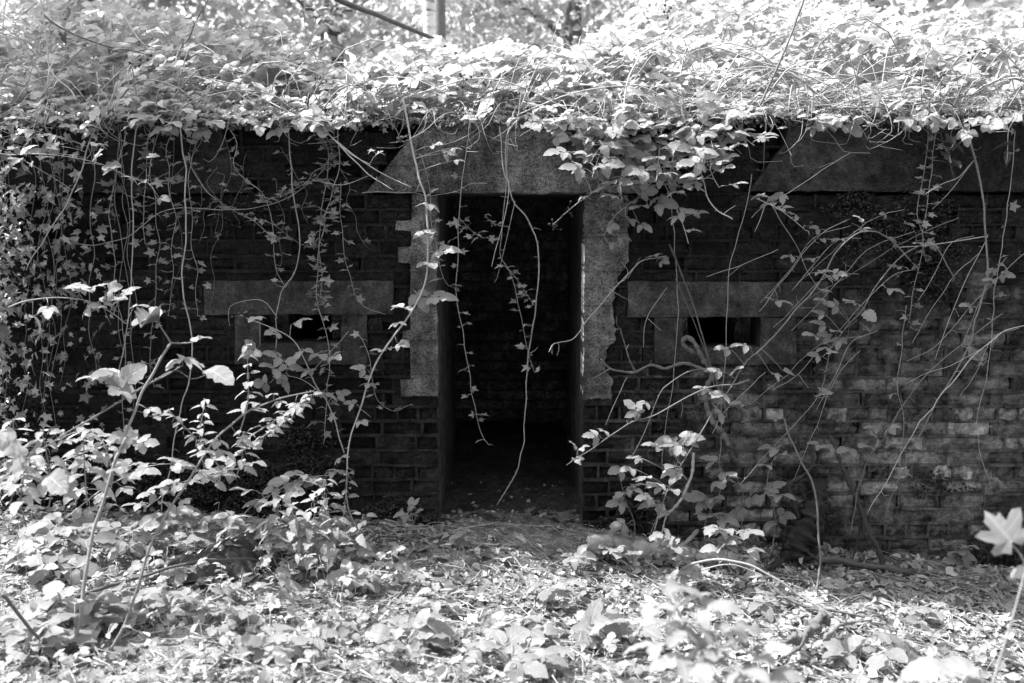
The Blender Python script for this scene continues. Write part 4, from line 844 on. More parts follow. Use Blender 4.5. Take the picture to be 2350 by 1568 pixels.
cane('bramble_cane', 'leaning leafy cane rising from the ground to the right of the dark old stem', 'bramble', GA,
     [(2300, 720), (2220, 780), (2130, 855), (2080, 920), (2030, 1000), (1990, 1060), (1970, 1120), (1950, 1230)], (-.15, -.3), (.0036, .0026), [(2010, 1000, 38), (2045, 985, 32), (1985, 1025, 34), (2000, 980, 28), (1940, 1030, 36), (1900, 1025, 30), (1870, 1020, 26)], thorn=.8, face=.7)
cane('bramble_cane', 'wiry cane crossing the light patch of bricks from the far right edge', 'bramble', GA,
     [(2390, 560), (2340, 590), (2290, 640), (2230, 700), (2150, 790), (2080, 830)], (-.1, -.2), (.0026, .0018), [(2270, 640, 24), (2305, 610, 22)], thorn=.4)
cane('bramble_cane', 'two-pronged dry cane at the far right running up to the frame edge', 'bramble', GA,
     [(2400, 735), (2350, 748), (2300, 765), (2240, 810), (2200, 860), (2120, 960), (2060, 1060), (1990, 1180)], (-.18, -.3), (.003, .002), side=[([(2245, 805), (2180, 840), (2130, 855), (2080, 880)], (-.2, -.22), .0018)], mat=M_PALE)
cane('stick', 'short snapped stick caught level against the thick thorny cane', 'stick', GD, [(2260, 543), (2200, 553), (2130, 562), (2062, 568)], (-.07, -.1), (.0028, .002))
cane('stick', 'forked dry stick sticking out left of the thick thorny cane under the roof band', 'stick', GD, [(2240, 360), (2200, 405), (2160, 425), (2125, 445)], (-.05, -.2), (.002, .0014), side=[([(2230, 375), (2180, 440), (2140, 480)], (-.06, -.15), .0018)], mat=M_PALE)
for lab, pts, r, nl in [('plumb bare ivy strand hanging left of the right loophole down to the lower bricks', [(1538, 400), (1540, 470), (1551, 614), (1556, 722), (1547, 830), (1540, 900), (1525, 992), (1520, 1080)], .0022, 0),
                    ('bare ivy strand hanging in front of the dark right loophole opening', [(1725, 400), (1713, 470), (1690, 560), (1673, 632), (1667, 720), (1665, 794), (1661, 880), (1655, 980), (1650, 1060)], .0022, 0),
                    ('strand crossing from the pale cane tip down behind the loophole lintel', [(1770, 470), (1800, 520), (1830, 570), (1850, 620), (1880, 665)], .0018, 0),
                    ('strand with a few ivy leaves falling down the right wall end', [(2330, 300), (2320, 420), (2300, 560), (2280, 680), (2275, 780), (2262, 880), (2240, 960), (2255, 1060), (2275, 1120)], .002, 16),
                    ('ivy strand with pale leaves spread over the light brick patch', [(2080, 700), (2070, 770), (2066, 830), (2060, 900), (2075, 960), (2065, 1060), (2070, 1130)], .0018, 9),
                    ('ivy strand hanging beside the thick thorny cane from the roof tuft', [(2130, 300), (2120, 400), (2105, 480), (2120, 560), (2095, 660), (2085, 740)], .0022, 24),
                    ('twin ivy strand wrapped close round its neighbour below the roof tuft', [(2150, 285), (2140, 380), (2128, 470), (2118, 540), (2125, 600)], .0022, 20)]:
    cane('ivy_trail', lab, 'ivy', GI, pts, (-.03, -.06), (r, r * .7), kind='ivy', auto=(nl, 19) if nl else None)
cane('vine', 'pair of stiff old vines leaning together in front of the right loophole', 'vine', GD,
     [(1535, 560), (1558, 614), (1587, 688), (1608, 758), (1626, 830), (1648, 886), (1668, 960)], (-.05, -.2), (.0042, .0038), side=[([(1550, 640), (1585, 720), (1612, 790), (1640, 860), (1655, 900)], (-.09, -.2), .003)], mat=M_DARKCANE, wob=.12)
cane('root', 'thick old stem bent into a loop at the corner of the right loophole', 'root', GD,
     [(1598, 812), (1576, 800), (1566, 786), (1576, 775), (1592, 786), (1606, 812), (1620, 840), (1634, 862), (1622, 885), (1618, 912), (1626, 945), (1642, 975), (1662, 1000), (1672, 1022)], (-.09, -.16), (.010, .014), mat=M_LOG, wob=.14, sides=8)
cane('root', 'pale gnarled root piece bending over below the looped stem', 'root', GD, [(1665, 918), (1690, 932), (1712, 948), (1716, 962), (1704, 972)], (-.18, -.2), (.011, .008), mat=M_LOG, wob=.14, sides=8)
cane('branch', 'crooked dead branch sticking out level left of the looped stem with a forked pale tip', 'branch', GD,
     [(1625, 852), (1580, 836), (1555, 838), (1526, 844), (1490, 839), (1458, 854), (1430, 852), (1400, 846), (1379, 825)], (-.14, -.26), (.0085, .0045), mat=M_LOG, wob=.12, sides=7, side=[([(1400, 846), (1380, 858), (1357, 871)], (-.26, -.29), .003), ([(1458, 853), (1444, 825), (1437, 800), (1426, 765), (1424, 755), (1408, 758)], (-.24, -.26), .0042), ([(1424, 757), (1416, 745), (1415, 726)], (-.26, -.27), .0025), ([(1490, 840), (1495, 826)], (-.2, -.22), .004), ([(1437, 803), (1443, 790)], (-.25, -.27), .0035)])
cane('twig', 'thin forking twig slanting across the right jamb towards the doorway', 'twig', GD,
     [(1530, 588), (1509, 592), (1469, 604), (1418, 650), (1371, 708), (1342, 741), (1317, 776), (1290, 785), (1270, 792), (1260, 808)], (-.06, -.34), (.0028, .002), mat=M_CANE, side=[([(1418, 650), (1436, 640), (1440, 620), (1425, 600)], (-.2, -.2), .0014), ([(1400, 665), (1425, 680), (1446, 690)], (-.22, -.2), .0012), ([(1440, 640), (1470, 590)], (-.2, -.18), .0012)], leaves=[(1500, 588, 34), (1525, 600, 24)], face=.3, thorn=.3)
cane('root', 'dark twisted old ivy trunk leaning against the wall right of the door', 'root', GD,
     [(1830, 1318), (1822, 1275), (1836, 1232), (1858, 1195), (1872, 1160), (1880, 1130), (1878, 1100)], (-.24, -.05), (.075, .03), mat=M_ROOT, wob=.22, sides=10, side=[([(1836, 1190), (1820, 1150), (1812, 1112), (1842, 1092), (1864, 1068), (1866, 1030), (1863, 1002)], (-.12, -.08), .013), ([(1858, 1185), (1846, 1140), (1834, 1120)], (-.1, -.1), .016), ([(1815, 1262), (1790, 1290), (1765, 1310)], (-.22, -.35), .03), ([(1850, 1300), (1862, 1255), (1880, 1210), (1888, 1160)], (-.2, -.06), .032), ([(1800, 1300), (1806, 1250), (1822, 1215)], (-.26, -.2), .03), ([(1830, 1250), (1868, 1280), (1895, 1296)], (-.2, -.28), .018), ([(1866, 1062), (1885, 1056), (1897, 1063), (1900, 1072)], (-.08, -.1), .003)])
cane('root', 'dark thick stem slanting down the light brick patch to the ground', 'root', GD,
     [(1905, 1000), (1918, 1034), (1934, 1075), (1952, 1112), (1976, 1166), (1992, 1222), (2018, 1272), (2036, 1325)], (-.04, -.22), (.011, .012), mat=M_ROOT, wob=.12, sides=8, side=[([(1976, 1200), (1968, 1240), (1960, 1270), (1951, 1302)], (-.12, -.22), .008)])
cane('bramble_cane', 'upright thorny cane standing before the dark ivy trunk', 'bramble', GA,
     [(1800, 960), (1814, 1004), (1840, 1060), (1864, 1112), (1875, 1170), (1880, 1230), (1883, 1300), (1878, 1345), (1868, 1384)], (-.3, -.75), (.0052, .006), thorn=1.2, mat=M_DARKCANE)
cane('branch', 'pale bent branch piece rising from the log right of the doorway', 'branch', GD,
     [(1512, 1190), (1530, 1178), (1545, 1168), (1560, 1150), (1574, 1124), (1584, 1098), (1588, 1070), (1592, 1040)], (-.32, -.16), (.0065, .0075), mat=M_PALE, wob=.1, side=[([(1545, 1170), (1532, 1180), (1524, 1200), (1518, 1235)], (-.3, -.35), .006)])
# leafy shoots under the right loophole
def shoot(label, base, top, Y, n, size, r=.0028, group=GA, kind='bramble', bend=20, spread=38, face=.4, t0=.3):
    x0, y0 = base; x1, y1 = top; pts = [(x0, y0), (x0 + .3 * (x1 - x0) + rng.uniform(-bend, bend), y0 + .33 * (y1 - y0)), (x0 + .7 * (x1 - x0) + rng.uniform(-bend, bend), y0 + .7 * (y1 - y0)), (x1, y1)]
    lv = []
    for i in range(n):
        u = t0 + (1 - t0) * (i + .5) / n; lv.append((x0 + (x1 - x0) * u + rng.uniform(-spread, spread), y0 + (y1 - y0) * u + rng.uniform(-spread * .5, spread * .5), size * rng.uniform(.8, 1.2)))
    return cane('bramble_shoot', label, 'bramble', group, pts, Y, (r, r * .6), lv, kind=kind, thorn=.5, face=face)
shoot('leafy bramble shoot standing close to the right door jamb foot', (1452, 1262), (1420, 1090), (-.45, -.35), 7, 38)
shoot('bramble shoot with broad leaves beside the bent branch piece', (1490, 1240), (1575, 990), (-.4, -.35), 10, 44, spread=44)
shoot('bramble shoot with wide pale leaves under the looped stem', (1620, 1270), (1650, 1060), (-.4, -.3), 9, 44, spread=46)
shoot('bramble shoot with dull leaves in the shade between log and wall', (1700, 1270), (1690, 1090), (-.25, -.2), 8, 40, spread=44)
shoot('tall thin bramble shoot just left of the dark ivy trunk', (1760, 1290), (1790, 1020), (-.3, -.25), 8, 34, spread=34)
shoot('small bramble shoot against the foot of the light brick patch', (2205, 1310), (2208, 1245), (-.1, -.12), 5, 36, spread=26)
shoot('sunlit bramble plant with flat pale leaves leaning over the log', (1700, 1330), (1665, 1215), (-.75, -.65), 9, 46, spread=56)
shoot('sunlit bramble sprig in front of the left end of the log', (1590, 1330), (1500, 1240), (-.8, -.75), 8, 38, spread=44)
shoot('low bramble sprig with five pale leaflets at the log end near the doorway', (1450, 1320), (1385, 1245), (-.6, -.55), 6, 36, spread=36)
# ---------------------------------------------------------------- wood on the ground
cane('log', 'rotten mossy log lying along the wall foot right of the doorway', 'log', None,
     [(1352, 1255), (1400, 1254), (1480, 1262), (1560, 1274), (1640, 1284), (1735, 1298)], (-.42, -.40), (.055, .038), mat=M_OLDLOG, wob=.11, sides=14, side=[([(1540, 1272), (1580, 1240), (1601, 1216)], (-.42, -.34), .016), ([(1430, 1245), (1500, 1240), (1570, 1250)], (-.36, -.36), .016)])
cane('branch', 'long barkless branch lying along the wall foot at the right', 'branch', None,
     [(1880, 1286), (1925, 1288), (1972, 1296), (2044, 1307), (2134, 1321), (2225, 1324)], (-.3, -.22), (.017, .014), mat=M_LOG, wob=.12, sides=8, side=[([(1985, 1310), (2060, 1330), (2140, 1332), (2225, 1322), (2300, 1308), (2390, 1300)], (-.42, -.5), .005)])
cane('stick', 'long pale cane lying bowed over the litter from the log towards the front', 'stick', None,
     [(1550, 1335), (1565, 1310), (1594, 1292), (1648, 1283), (1706, 1293), (1770, 1322), (1842, 1372), (1900, 1406), (1942, 1432)], (-.72, -1.15), (.0065, .004), thorn=.5, side=[([(1560, 1345), (1610, 1310), (1680, 1296), (1760, 1325)], (-.78, -.85), .004)])
cane('stick', 'thick dead stick with a kink lying on the litter right of the bowed cane', 'stick', None,
     [(1765, 1338), (1790, 1358), (1815, 1376), (1838, 1389), (1864, 1394), (1925, 1404), (1985, 1417)], (-.85, -1.05), (.0085, .005), mat=M_LOG, wob=.1)
cane('root', 'pale barkless root breaking out of the litter at the right', 'root', None,
     [(1800, 1470), (1826, 1470), (1846, 1458), (1868, 1440), (1878, 1424), (1905, 1412)], (-1.42, -1.15), (.012, .02), mat=M_LOG, wob=.26, sides=10, side=[([(1880, 1478), (1905, 1455), (1925, 1436), (1960, 1428), (2000, 1424)], (-1.4, -1.2), .010), ([(1850, 1455), (1840, 1480), (1815, 1500), (1790, 1512)], (-1.4, -1.5), .008), ([(1895, 1415), (1880, 1400), (1850, 1398)], (-1.2, -1.1), .008)])
cane('branch', 'thin fallen branch reaching from the left plants to the door threshold', 'branch', None,
     [(745, 1300), (860, 1275), (930, 1250), (1000, 1230), (1060, 1213), (1120, 1203), (1150, 1198)], (-.62, -.02), (.0045, .0035), side=[([(930, 1250), (1000, 1246), (1040, 1248)], (-.35, -.3), .003)])
cane('branch', 'dark fallen branch sloping over the ground litter at the left', 'branch', None,
     [(-30, 1470), (60, 1420), (140, 1385), (209, 1360), (300, 1330), (400, 1300), (480, 1285), (560, 1283), (610, 1290)], (-1.5, -.8), (.009, .004), mat=M_DARKCANE)
cane('stick', 'dark bare stick propped against the tall stem at the lower left', 'stick', None, [(5, 1365), (50, 1420), (100, 1475), (168, 1520)], (-1.75, -1.65), (.006, .005), mat=M_DARKCANE)
cane('bramble_cane', 'bare bramble runner lying across the trodden ground before the door', 'bramble', None,
     [(870, 1275), (950, 1310), (1050, 1345), (1100, 1380)], (-.5, -.95), (.003, .002), side=[([(1100, 1432), (1200, 1425), (1300, 1424), (1380, 1418), (1460, 1400)], (-1.15, -1.0), .003)])
# flakes of bark and moss clinging to the log
lg = bpy.data.objects['log']; lb = np.array(lg.location); lp = smooth_path(path_of([(1352, 1262), (1400, 1262), (1480, 1272), (1560, 1282), (1640, 1290), (1735, 1302)], (-.42, -.40)), 60); n = 900; k = rng.integers(0, 60, n); a = rng.uniform(-.9, 2.6, n); rr = np.interp(k, [0, 59], [.05, .034]) * rng.uniform(.95, 1.2, n)
fp = lp[k] + np.stack([rng.normal(0, .02, n), -np.cos(a) * rr, np.sin(a) * rr], 1); fn_ = np.stack([rng.normal(0, .4, n), -np.cos(a), np.sin(a)], 1)
tag(scatter('bark', T_DEAD, fp, rot_many(rng.uniform(0, 6.28, n), fn_), rng.uniform(.012, .05, n), M_OLDLOG, lg, off=lb), kind='stuff')
# black plastic sheet crumpled under the plants at the left
def plastic_sheet():
    c = on_ground(500, 1310); nx, ny = 46, 30; V = []
    for i in range(nx):
        for j in range(ny):
            u, v = i / (nx - 1) - .5, j / (ny - 1) - .5; x = u * .46 + .04 * math.sin(v * 5); y = v * .34 + .03 * math.sin(u * 7)
            e = max(0, 1 - (2.0 * abs(u)) ** 3) * max(0, 1 - (2.0 * abs(v)) ** 3)
            f = abs(math.sin(u * 9 + v * 16)) * .028 + abs(math.sin(u * 21 - v * 25 + 1)) * .014 + abs(math.sin(v * 38 + u * 6)) * .008
            z = e * (.045 + f + .05 * math.exp(-((u - .18) / .2) ** 2)) + .012
            V.append([x, y, z + float(ground_z(c[0] + x, c[1] + y)) - c[2] + rng.normal(0, .0012)])
    F = []
    for i in range(nx - 1):
        for j in range(ny - 1): a = i * ny + j; F += [(a, a + ny, a + ny + 1), (a, a + ny + 1, a + 1)]
    o = link('plastic_sheet', mesh_np('plastic_sheet', V, F, None, M_PLASTIC, False)); o.location = c
    sm = o.modifiers.new('thick', 'SOLIDIFY'); sm.thickness = .0015
    tag(o, 'crumpled black plastic sheet lying in the litter under the left plants', 'plastic sheet')
plastic_sheet()
# ---------------------------------------------------------------- tall plants at the left
GL = 'tall bramble stems standing at the left front'
cane('tall_bramble', 'tallest bramble stem at the left with ragged pale leaves at its forked top', 'bramble', GL,
     [(150, 1600), (155, 1566), (169, 1490), (187, 1400), (196, 1328), (209, 1256), (223, 1198), (245, 1130), (266, 1051), (277, 1030), (306, 953), (335, 884), (371, 823), (392, 787)], (-1.7, -1.15), (.0075, .005),
     [(345, 735, 84, 'wither'), (332, 728, 76, 'single'), (360, 722, 46, 'single'), (468, 770, 40, 'single'), (450, 778, 34, 'single'), (440, 832, 60), (408, 826, 54), (290, 868, 74), (250, 855, 64), (215, 862, 58), (270, 895, 48), (500, 855, 84, 'single'), (350, 940, 34), (370, 955, 38), (300, 1000, 36), (330, 1085, 42), (300, 1095, 36), (270, 1080, 40)], thorn=.8, mat=M_MID,
     side=[([(392, 787), (375, 760), (362, 742)], (-1.15, -1.15), .004), ([(392, 787), (415, 788), (440, 786), (465, 776)], (-1.15, -1.15), .0035), ([(335, 884), (300, 872), (265, 868)], (-1.2, -1.2), .003), ([(335, 884), (380, 862), (420, 838)], (-1.2, -1.15), .0035), ([(335, 886), (400, 850), (440, 870), (480, 858)], (-1.2, -1.1), .0025), ([(335, 884), (285, 915), (220, 955), (150, 995), (100, 1030)], (-1.2, -1.4), .0045)], face=.35)
cane('tall_bramble', 'second tall bramble stem leaning right towards the nettles', 'bramble', GL,
     [(235, 1580), (252, 1504), (299, 1399), (338, 1278), (374, 1195), (389, 1166), (450, 1072), (504, 998), (562, 949), (640, 915), (720, 898)], (-1.65, -1.0), (.0065, .003),
     [(480, 1100, 34), (465, 1080, 30), (495, 1055, 44), (520, 1040, 40), (470, 1040, 38), (500, 1015, 40), (560, 1010, 30), (600, 940, 30), (640, 925, 28), (680, 930, 26), (620, 905, 26), (580, 925, 30), (425, 1150, 26), (505, 1112, 30, 'single')], mat=M_MID, thorn=.3, face=.4)
cane('tall_bramble', 'arching thin bramble spray with flat leaves across the ivy at the left', 'bramble', GL,
     [(20, 705), (54, 692), (100, 686), (144, 684), (190, 690), (230, 704), (262, 722), (290, 744)], (-.75, -.6), (.0032, .002), [(190, 662, 40), (225, 655, 38), (260, 662, 38), (300, 668, 36), (320, 700, 38), (200, 712, 36), (225, 705, 30), (250, 690, 34), (275, 690, 30), (170, 655, 32), (110, 712, 36), (85, 735, 34)], face=.2)
cane('tall_bramble', 'bramble stem with wide flat leaves crossing the left loophole', 'bramble', GL,
     [(790, 1040), (760, 942), (735, 900), (712, 860), (695, 815), (665, 775), (620, 752), (575, 735), (550, 722)], (-.35, -.45), (.0034, .002), [(590, 728, 34), (690, 736, 36), (625, 765, 34), (575, 808, 40), (630, 815, 40), (690, 808, 40), (735, 815, 42), (620, 845, 48), (665, 835, 46), (770, 820, 34), (700, 850, 38), (650, 880, 38), (750, 905, 44), (785, 905, 30), (600, 880, 34), (700, 925, 38)], berry=[(548, 728, 4), (568, 716, 3)], thorn=.6, face=.5, side=[([(712, 860), (745, 820), (775, 790), (800, 760)], (-.4, -.3), .002), ([(735, 900), (690, 870), (640, 860)], (-.38, -.4), .002)])
def nettle(label, base, top, Y, pairs, size, group='nettles growing at the left front', bend=14, tassel=True):
    W = path_of([base, (.6 * base[0] + .4 * top[0] + rng.uniform(-bend, bend), .6 * base[1] + .4 * top[1]), top], Y); S = smooth_path(W, 16); t = thing('nettle', label, 'nettle', S[0], group); mb = MB(); tube(mb, S, .0032, .0016, 5)
    for i in range(pairs):
        u = .3 + .69 * i / max(1, pairs - 1); k = min(14, int(u * 15)); p = S[k] + (S[k + 1] - S[k]) * (u * 15 - k) if k < 15 else S[-1]
        a = (i % 2) * math.pi / 2 + rng.uniform(-.3, .3); s = size / FPX * (p[1] - CAM_Y) * (1.15 - .55 * u) * rng.uniform(.85, 1.15)
        for sg in (1, -1):
            d = np.array([math.cos(a), math.sin(a), 0]) * sg + np.array([0, 0, rng.uniform(-.35, .2)]); org = p + d * .25 * s
            tube(mb, [p, org], .0011, .001, 3); link('leaf', ME['nettle'][int(rng.integers(0, 4))], t, mat4(frame(d, np.array([-.1, -.25, 1]) + rng.normal(0, .25, 3)), s, org - S[0]))
            if tassel and u > .45:
                q = np.array([math.cos(a + 1.3), math.sin(a + 1.3), -.9]) * .35 * s * sg * np.array([1, 1, sg]); tube(mb, smooth_path([p, p + q * .5 + rng.normal(0, .004, 3), p + q + np.array([0, 0, -.012])], 5), .0014, .001, 3, .3)
    mb.build('stem', M_NETTLE, t, off=S[0]); return t
for a in [('tall nettle with hanging flower tassels beside the left loophole cheek', (548, 1000), (566, 790), (-.9, -.8), 8, 34), ('nettle leaning right with its tip below the loophole sill', (560, 1010), (715, 905), (-.95, -.85), 9, 34),
          ('nettle branch below the leaning one pointing right', (520, 1060), (690, 935), (-1.0, -.9), 8, 32), ('short nettle standing between the two tall bramble stems', (470, 1080), (470, 915), (-1.0, -1.0), 8, 34),
          ('nettle drooping left with bright tip by the second tall stem', (510, 1080), (385, 940), (-1.05, -1.0), 8, 32), ('bushy nettle hanging over the second tall stem', (540, 1100), (560, 990), (-1.0, -.95), 7, 38),
          ('nettle at the far left edge with level bright leaves', (20, 1180), (30, 960), (-1.3, -1.3), 8, 52), ('wide nettle right of the far left one', (110, 1180), (95, 985), (-1.35, -1.3), 8, 54), ('nettle with big level leaves left of the tallest stem', (200, 1160), (190, 975), (-1.3, -1.25), 8, 54), ('pale nettle close to the tallest stem', (255, 1120), (235, 1010), (-1.3, -1.2), 6, 46), ('lowest nettle of the far left patch', (60, 1210), (60, 1050), (-1.4, -1.4), 7, 52),
          ('bright nettle in the patch left of the doorway', (720, 1290), (720, 1130), (-.75, -.7), 8, 46), ('nettle at the right end of the patch left of the doorway', (790, 1260), (800, 1085), (-.6, -.55), 8, 34), ('leafy nettle in the middle of the patch left of the doorway', (680, 1290), (670, 1160), (-.8, -.8), 8, 50), ('nettle leaning over the black plastic sheet', (640, 1310), (610, 1200), (-.85, -.85), 7, 46), ('low nettle at the front of the patch left of the doorway', (760, 1320), (770, 1190), (-.8, -.8), 7, 46),
          ('nettle sprout between plastic sheet and doorway', (880, 1340), (890, 1270), (-.95, -.95), 5, 44), ('dull nettle before the trodden ground left of centre', (1010, 1440), (1000, 1340), (-1.2, -1.2), 6, 60)]:
    nettle(*a)
GP = 'low bramble plants growing from the litter in front of the bunker'
def plant(label, px, py, n, size, h, spread, face=.35, kind='bramble'):
    g = on_ground(px, py); t = thing('bramble_plant', label, 'bramble', g, GP); mb = MB(); k = FPX / (g[1] - CAM_Y)
    for i in range(n):
        a = rng.uniform(0, 6.28); rr = spread * math.sqrt(rng.random()) / k; tg = g + np.array([rr * math.cos(a), rr * math.sin(a) * .8, h / k * rng.uniform(.45, 1.1)])
        an = g + np.array([rng.uniform(-.02, .02), rng.uniform(-.02, .02), 0]); top = tg * .8 + an * .2 + np.array([0, 0, .01])
        tube(mb, smooth_path([an, .5 * (an + top) + np.array([0, 0, .02]), top], 6), .0022, .0015, 4); put_leaf(t, g, mb, kind, top, tg, size / k * rng.uniform(.55, .95), face)
    mb.build('stem', M_CANE, t, off=g); return t
for a in [('single three-leaved bramble seedling on the dark soil in front of the doorway', 1050, 1262, 3, 42, 34, 22), ('bramble seedling with curled leaves at the left foot of the doorway', 935, 1240, 5, 34, 90, 36), ('dull bramble plant in the centre before the doorway', 1270, 1385, 7, 52, 40, 75), ('low bramble plant with a dark leaf right of centre', 1200, 1450, 6, 58, 40, 70),
          ('small bramble at the log end beside the doorway', 1330, 1310, 5, 42, 40, 50), ('broad pale leaves standing left of the black plastic sheet', 320, 1290, 10, 66, 95, 100), ('bright leaf clump behind the black plastic sheet', 540, 1290, 11, 66, 90, 90), ('flat pale leaves before the mossy wall foot', 435, 1285, 9, 66, 110, 70),
          ('pale low bramble left of the second tall stem', 120, 1330, 8, 76, 70, 110), ('large washed out leaves at the left front corner', 60, 1500, 8, 96, 80, 110), ('bramble clump around the foot of the tall stems', 240, 1440, 9, 84, 60, 120), ('pale bramble clump before the plastic sheet', 470, 1430, 9, 72, 50, 120), ('low bramble near the lower left middle', 640, 1500, 8, 80, 50, 110), ('bright low bramble at the bottom centre', 930, 1500, 8, 84, 56, 110), ('white bramble leaves at the lower middle right', 1180, 1540, 7, 92, 60, 110), ('pale bramble right of the bottom centre', 1400, 1480, 8, 90, 70, 100), ('bramble leaves by the bowed cane', 1770, 1400, 5, 56, 30, 70), ('pale three-leaved plant on the litter at the right', 2110, 1430, 5, 60, 30, 60), ('pale low leaves at the lower right', 2020, 1530, 6, 80, 40, 110), ('sunlit bramble left of the trodden path', 830, 1360, 8, 60, 50, 80)]:
    plant(*a)
# ---------------------------------------------------------------- out of focus plants nearest the camera
cane('tall_bramble', 'tall out of focus bramble with very large pale leaves at the lower right', 'bramble', None,
     [(1700, 1720), (1660, 1600), (1610, 1500), (1560, 1410), (1530, 1350)], (-2.75, -2.5), (.005, .003), [(1535, 1350, 66), (1580, 1380, 80), (1610, 1440, 84), (1560, 1450, 80), (1660, 1480, 90), (1600, 1530, 96), (1720, 1540, 92), (1540, 1520, 84), (1680, 1580, 96), (1500, 1400, 76), (1640, 1390, 84), (1575, 1350, 70), (1760, 1500, 90), (1620, 1480, 100), (1700, 1440, 80), (1780, 1560, 96), (1480, 1480, 80)], face=.15, up=1.0)
cane('tall_bramble', 'lobed bright leaf on a stem leaning in from the right edge', 'bramble', None,
     [(2270, 1580), (2300, 1500), (2330, 1400), (2345, 1330), (2348, 1290), (2330, 1255), (2310, 1238)], (-2.6, -2.5), (.003, .002), [(2300, 1216, 84, 'maple'), (2300, 1232, 40, 'single'), (2345, 1310, 44, 'single'), (2200, 1540, 110, 'single'), (2240, 1590, 90, 'single'), (2130, 1530, 100, 'single')], face=.55, up=.9)
cane('tall_bramble', 'single large hairy leaf hanging in front of the wall at the lower left', 'bramble', None,
     [(-30, 1150), (20, 1090), (60, 1060), (90, 1075)], (-1.9, -1.85), (.003, .002), [(125, 1102, 84, 'single'), (40, 1040, 60), (10, 1010, 54)], face=1.2, up=.3)
cane('twig', 'blurred needled twig hanging into the top right corner', 'twig', None,
     [(2420, -40), (2330, 0), (2270, 30), (2240, 70), (2228, 95)], (-3.3, -3.4), (.003, .0015), mat=M_DARKCANE, side=[([(2330, 0), (2290, 10), (2220, 15), (2190, 40)], (-3.3, -3.35), .0015), ([(2270, 30), (2250, 20), (2215, 60)], (-3.35, -3.4), .0012)], leaves=[(2230 + 9 * i, 8 + (37 * i) % 70, 26, 'nettle') for i in range(9)])
# ---------------------------------------------------------------- canes standing up out of the thicket on the roof
GR = 'canes and branches standing out of the thicket on the roof'
for lab, nm, ct, pts, Y, r, mat_, lv in [
    ('dark bare branch slanting down across the top of the picture left of the pale trunk', 'branch', 'branch', [(720, -40), (780, 0), (850, 28), (930, 62), (1000, 92), (1050, 125)], (1.6, 1.9), (.022, .012), M_BARK, []),
    ('long dark straight stem rising from the right part of the thicket', 'bramble_cane', 'bramble', [(1742, 245), (1765, 195), (1795, 130), (1818, 70), (1850, -20)], (.0, .25), (.006, .005), M_DARKCANE, []),
    ('pale thick stalk leaning left out of the right part of the thicket', 'stalk', 'stalk', [(2150, 175), (2105, 95), (2060, 30), (2030, -20)], (.5, .8), (.007, .005), M_PALE, []),
    ('dark cane with two black leaves at the upper left', 'bramble_cane', 'bramble', [(95, 30), (130, 58), (180, 82), (240, 105), (310, 118), (345, 130)], (.4, .4), (.006, .003), M_DARKCANE, [(145, 78, 34, 'wither'), (118, 72, 26, 'wither'), (270, 112, 26)]),
    ('thin upright stem with curled dark leaves left of centre top', 'bramble_cane', 'bramble', [(420, 110), (445, 60), (465, 25), (485, -20)], (.5, .6), (.004, .003), M_DARKCANE, [(446, 52, 26, 'wither'), (470, 20, 24, 'wither'), (430, 100, 22, 'wither')]),
    ('pale bent cane at the far upper left', 'bramble_cane', 'bramble', [(92, -10), (104, 60), (110, 140), (130, 180), (160, 205), (175, 230)], (.2, -.05), (.0045, .003), M_PALE, []),
    ('long pale bramble cane arching from the top left down to the roof edge', 'bramble_cane', 'bramble', [(265, -10), (300, 65), (360, 130), (430, 170), (520, 195), (600, 225), (680, 270)], (.9, -.1), (.005, .003), M_CANE, [(430, 160, 32), (560, 205, 30)]),
    ('pale cane bending over the roof edge above the loophole at the left', 'bramble_cane', 'bramble', [(380, 300), (420, 245), (490, 218), (560, 208), (640, 225), (700, 290)], (-.1, -.1), (.004, .0025), M_CANE, [(470, 215, 28), (620, 222, 26)]),
    ('dark thin twig hanging down into the bright leaves left of the pale trunk', 'twig', 'twig', [(700, -10), (700, 60), (720, 120), (745, 170), (760, 220), (768, 285)], (.3, -.05), (.003, .002), M_DARKCANE, [(745, 40, 34), (735, 20, 26)]),
    ('pale arching cane over the bright leaves above the doorway', 'bramble_cane', 'bramble', [(900, 235), (980, 210), (1060, 185), (1130, 182), (1200, 200), (1270, 235), (1330, 262)], (.05, -.08), (.004, .0025), M_PALE, [(1000, 200, 28), (1200, 195, 30)]),
    ('tall pale cane with thorns standing right of the doorway on the roof', 'bramble_cane', 'bramble', [(1405, 300), (1425, 285), (1432, 230), (1445, 170), (1470, 125), (1510, 100), (1560, 60)], (-.1, .3), (.005, .003), M_PALE, [(1500, 100, 34), (1470, 120, 30)]),
    ('grey cane lying in a sag over the dry stalks at the right', 'bramble_cane', 'bramble', [(1640, 108), (1740, 140), (1840, 170), (1900, 195), (1960, 225), (2040, 232), (2120, 238)], (.3, .0), (.0045, .004), M_CANE, []),
    ('long dark cane trailing from the top right corner down along the roof edge', 'bramble_cane', 'bramble', [(2380, 195), (2300, 180), (2240, 215), (2140, 235), (2020, 245), (1900, 250)], (.0, -.06), (.0035, .0025), M_DARKCANE, [(2150, 130, 34), (2180, 150, 36), (2100, 120, 34)]),
    ('leafy cane bowed along the right end of the roof edge', 'bramble_cane', 'bramble', [(2400, 190), (2350, 250), (2290, 275), (2230, 290)], (-.02, -.08), (.004, .003), M_CANE, [])]:
    cane(nm, lab, ct, GR, pts, Y, r, lv, mat=mat_, thorn=.4)
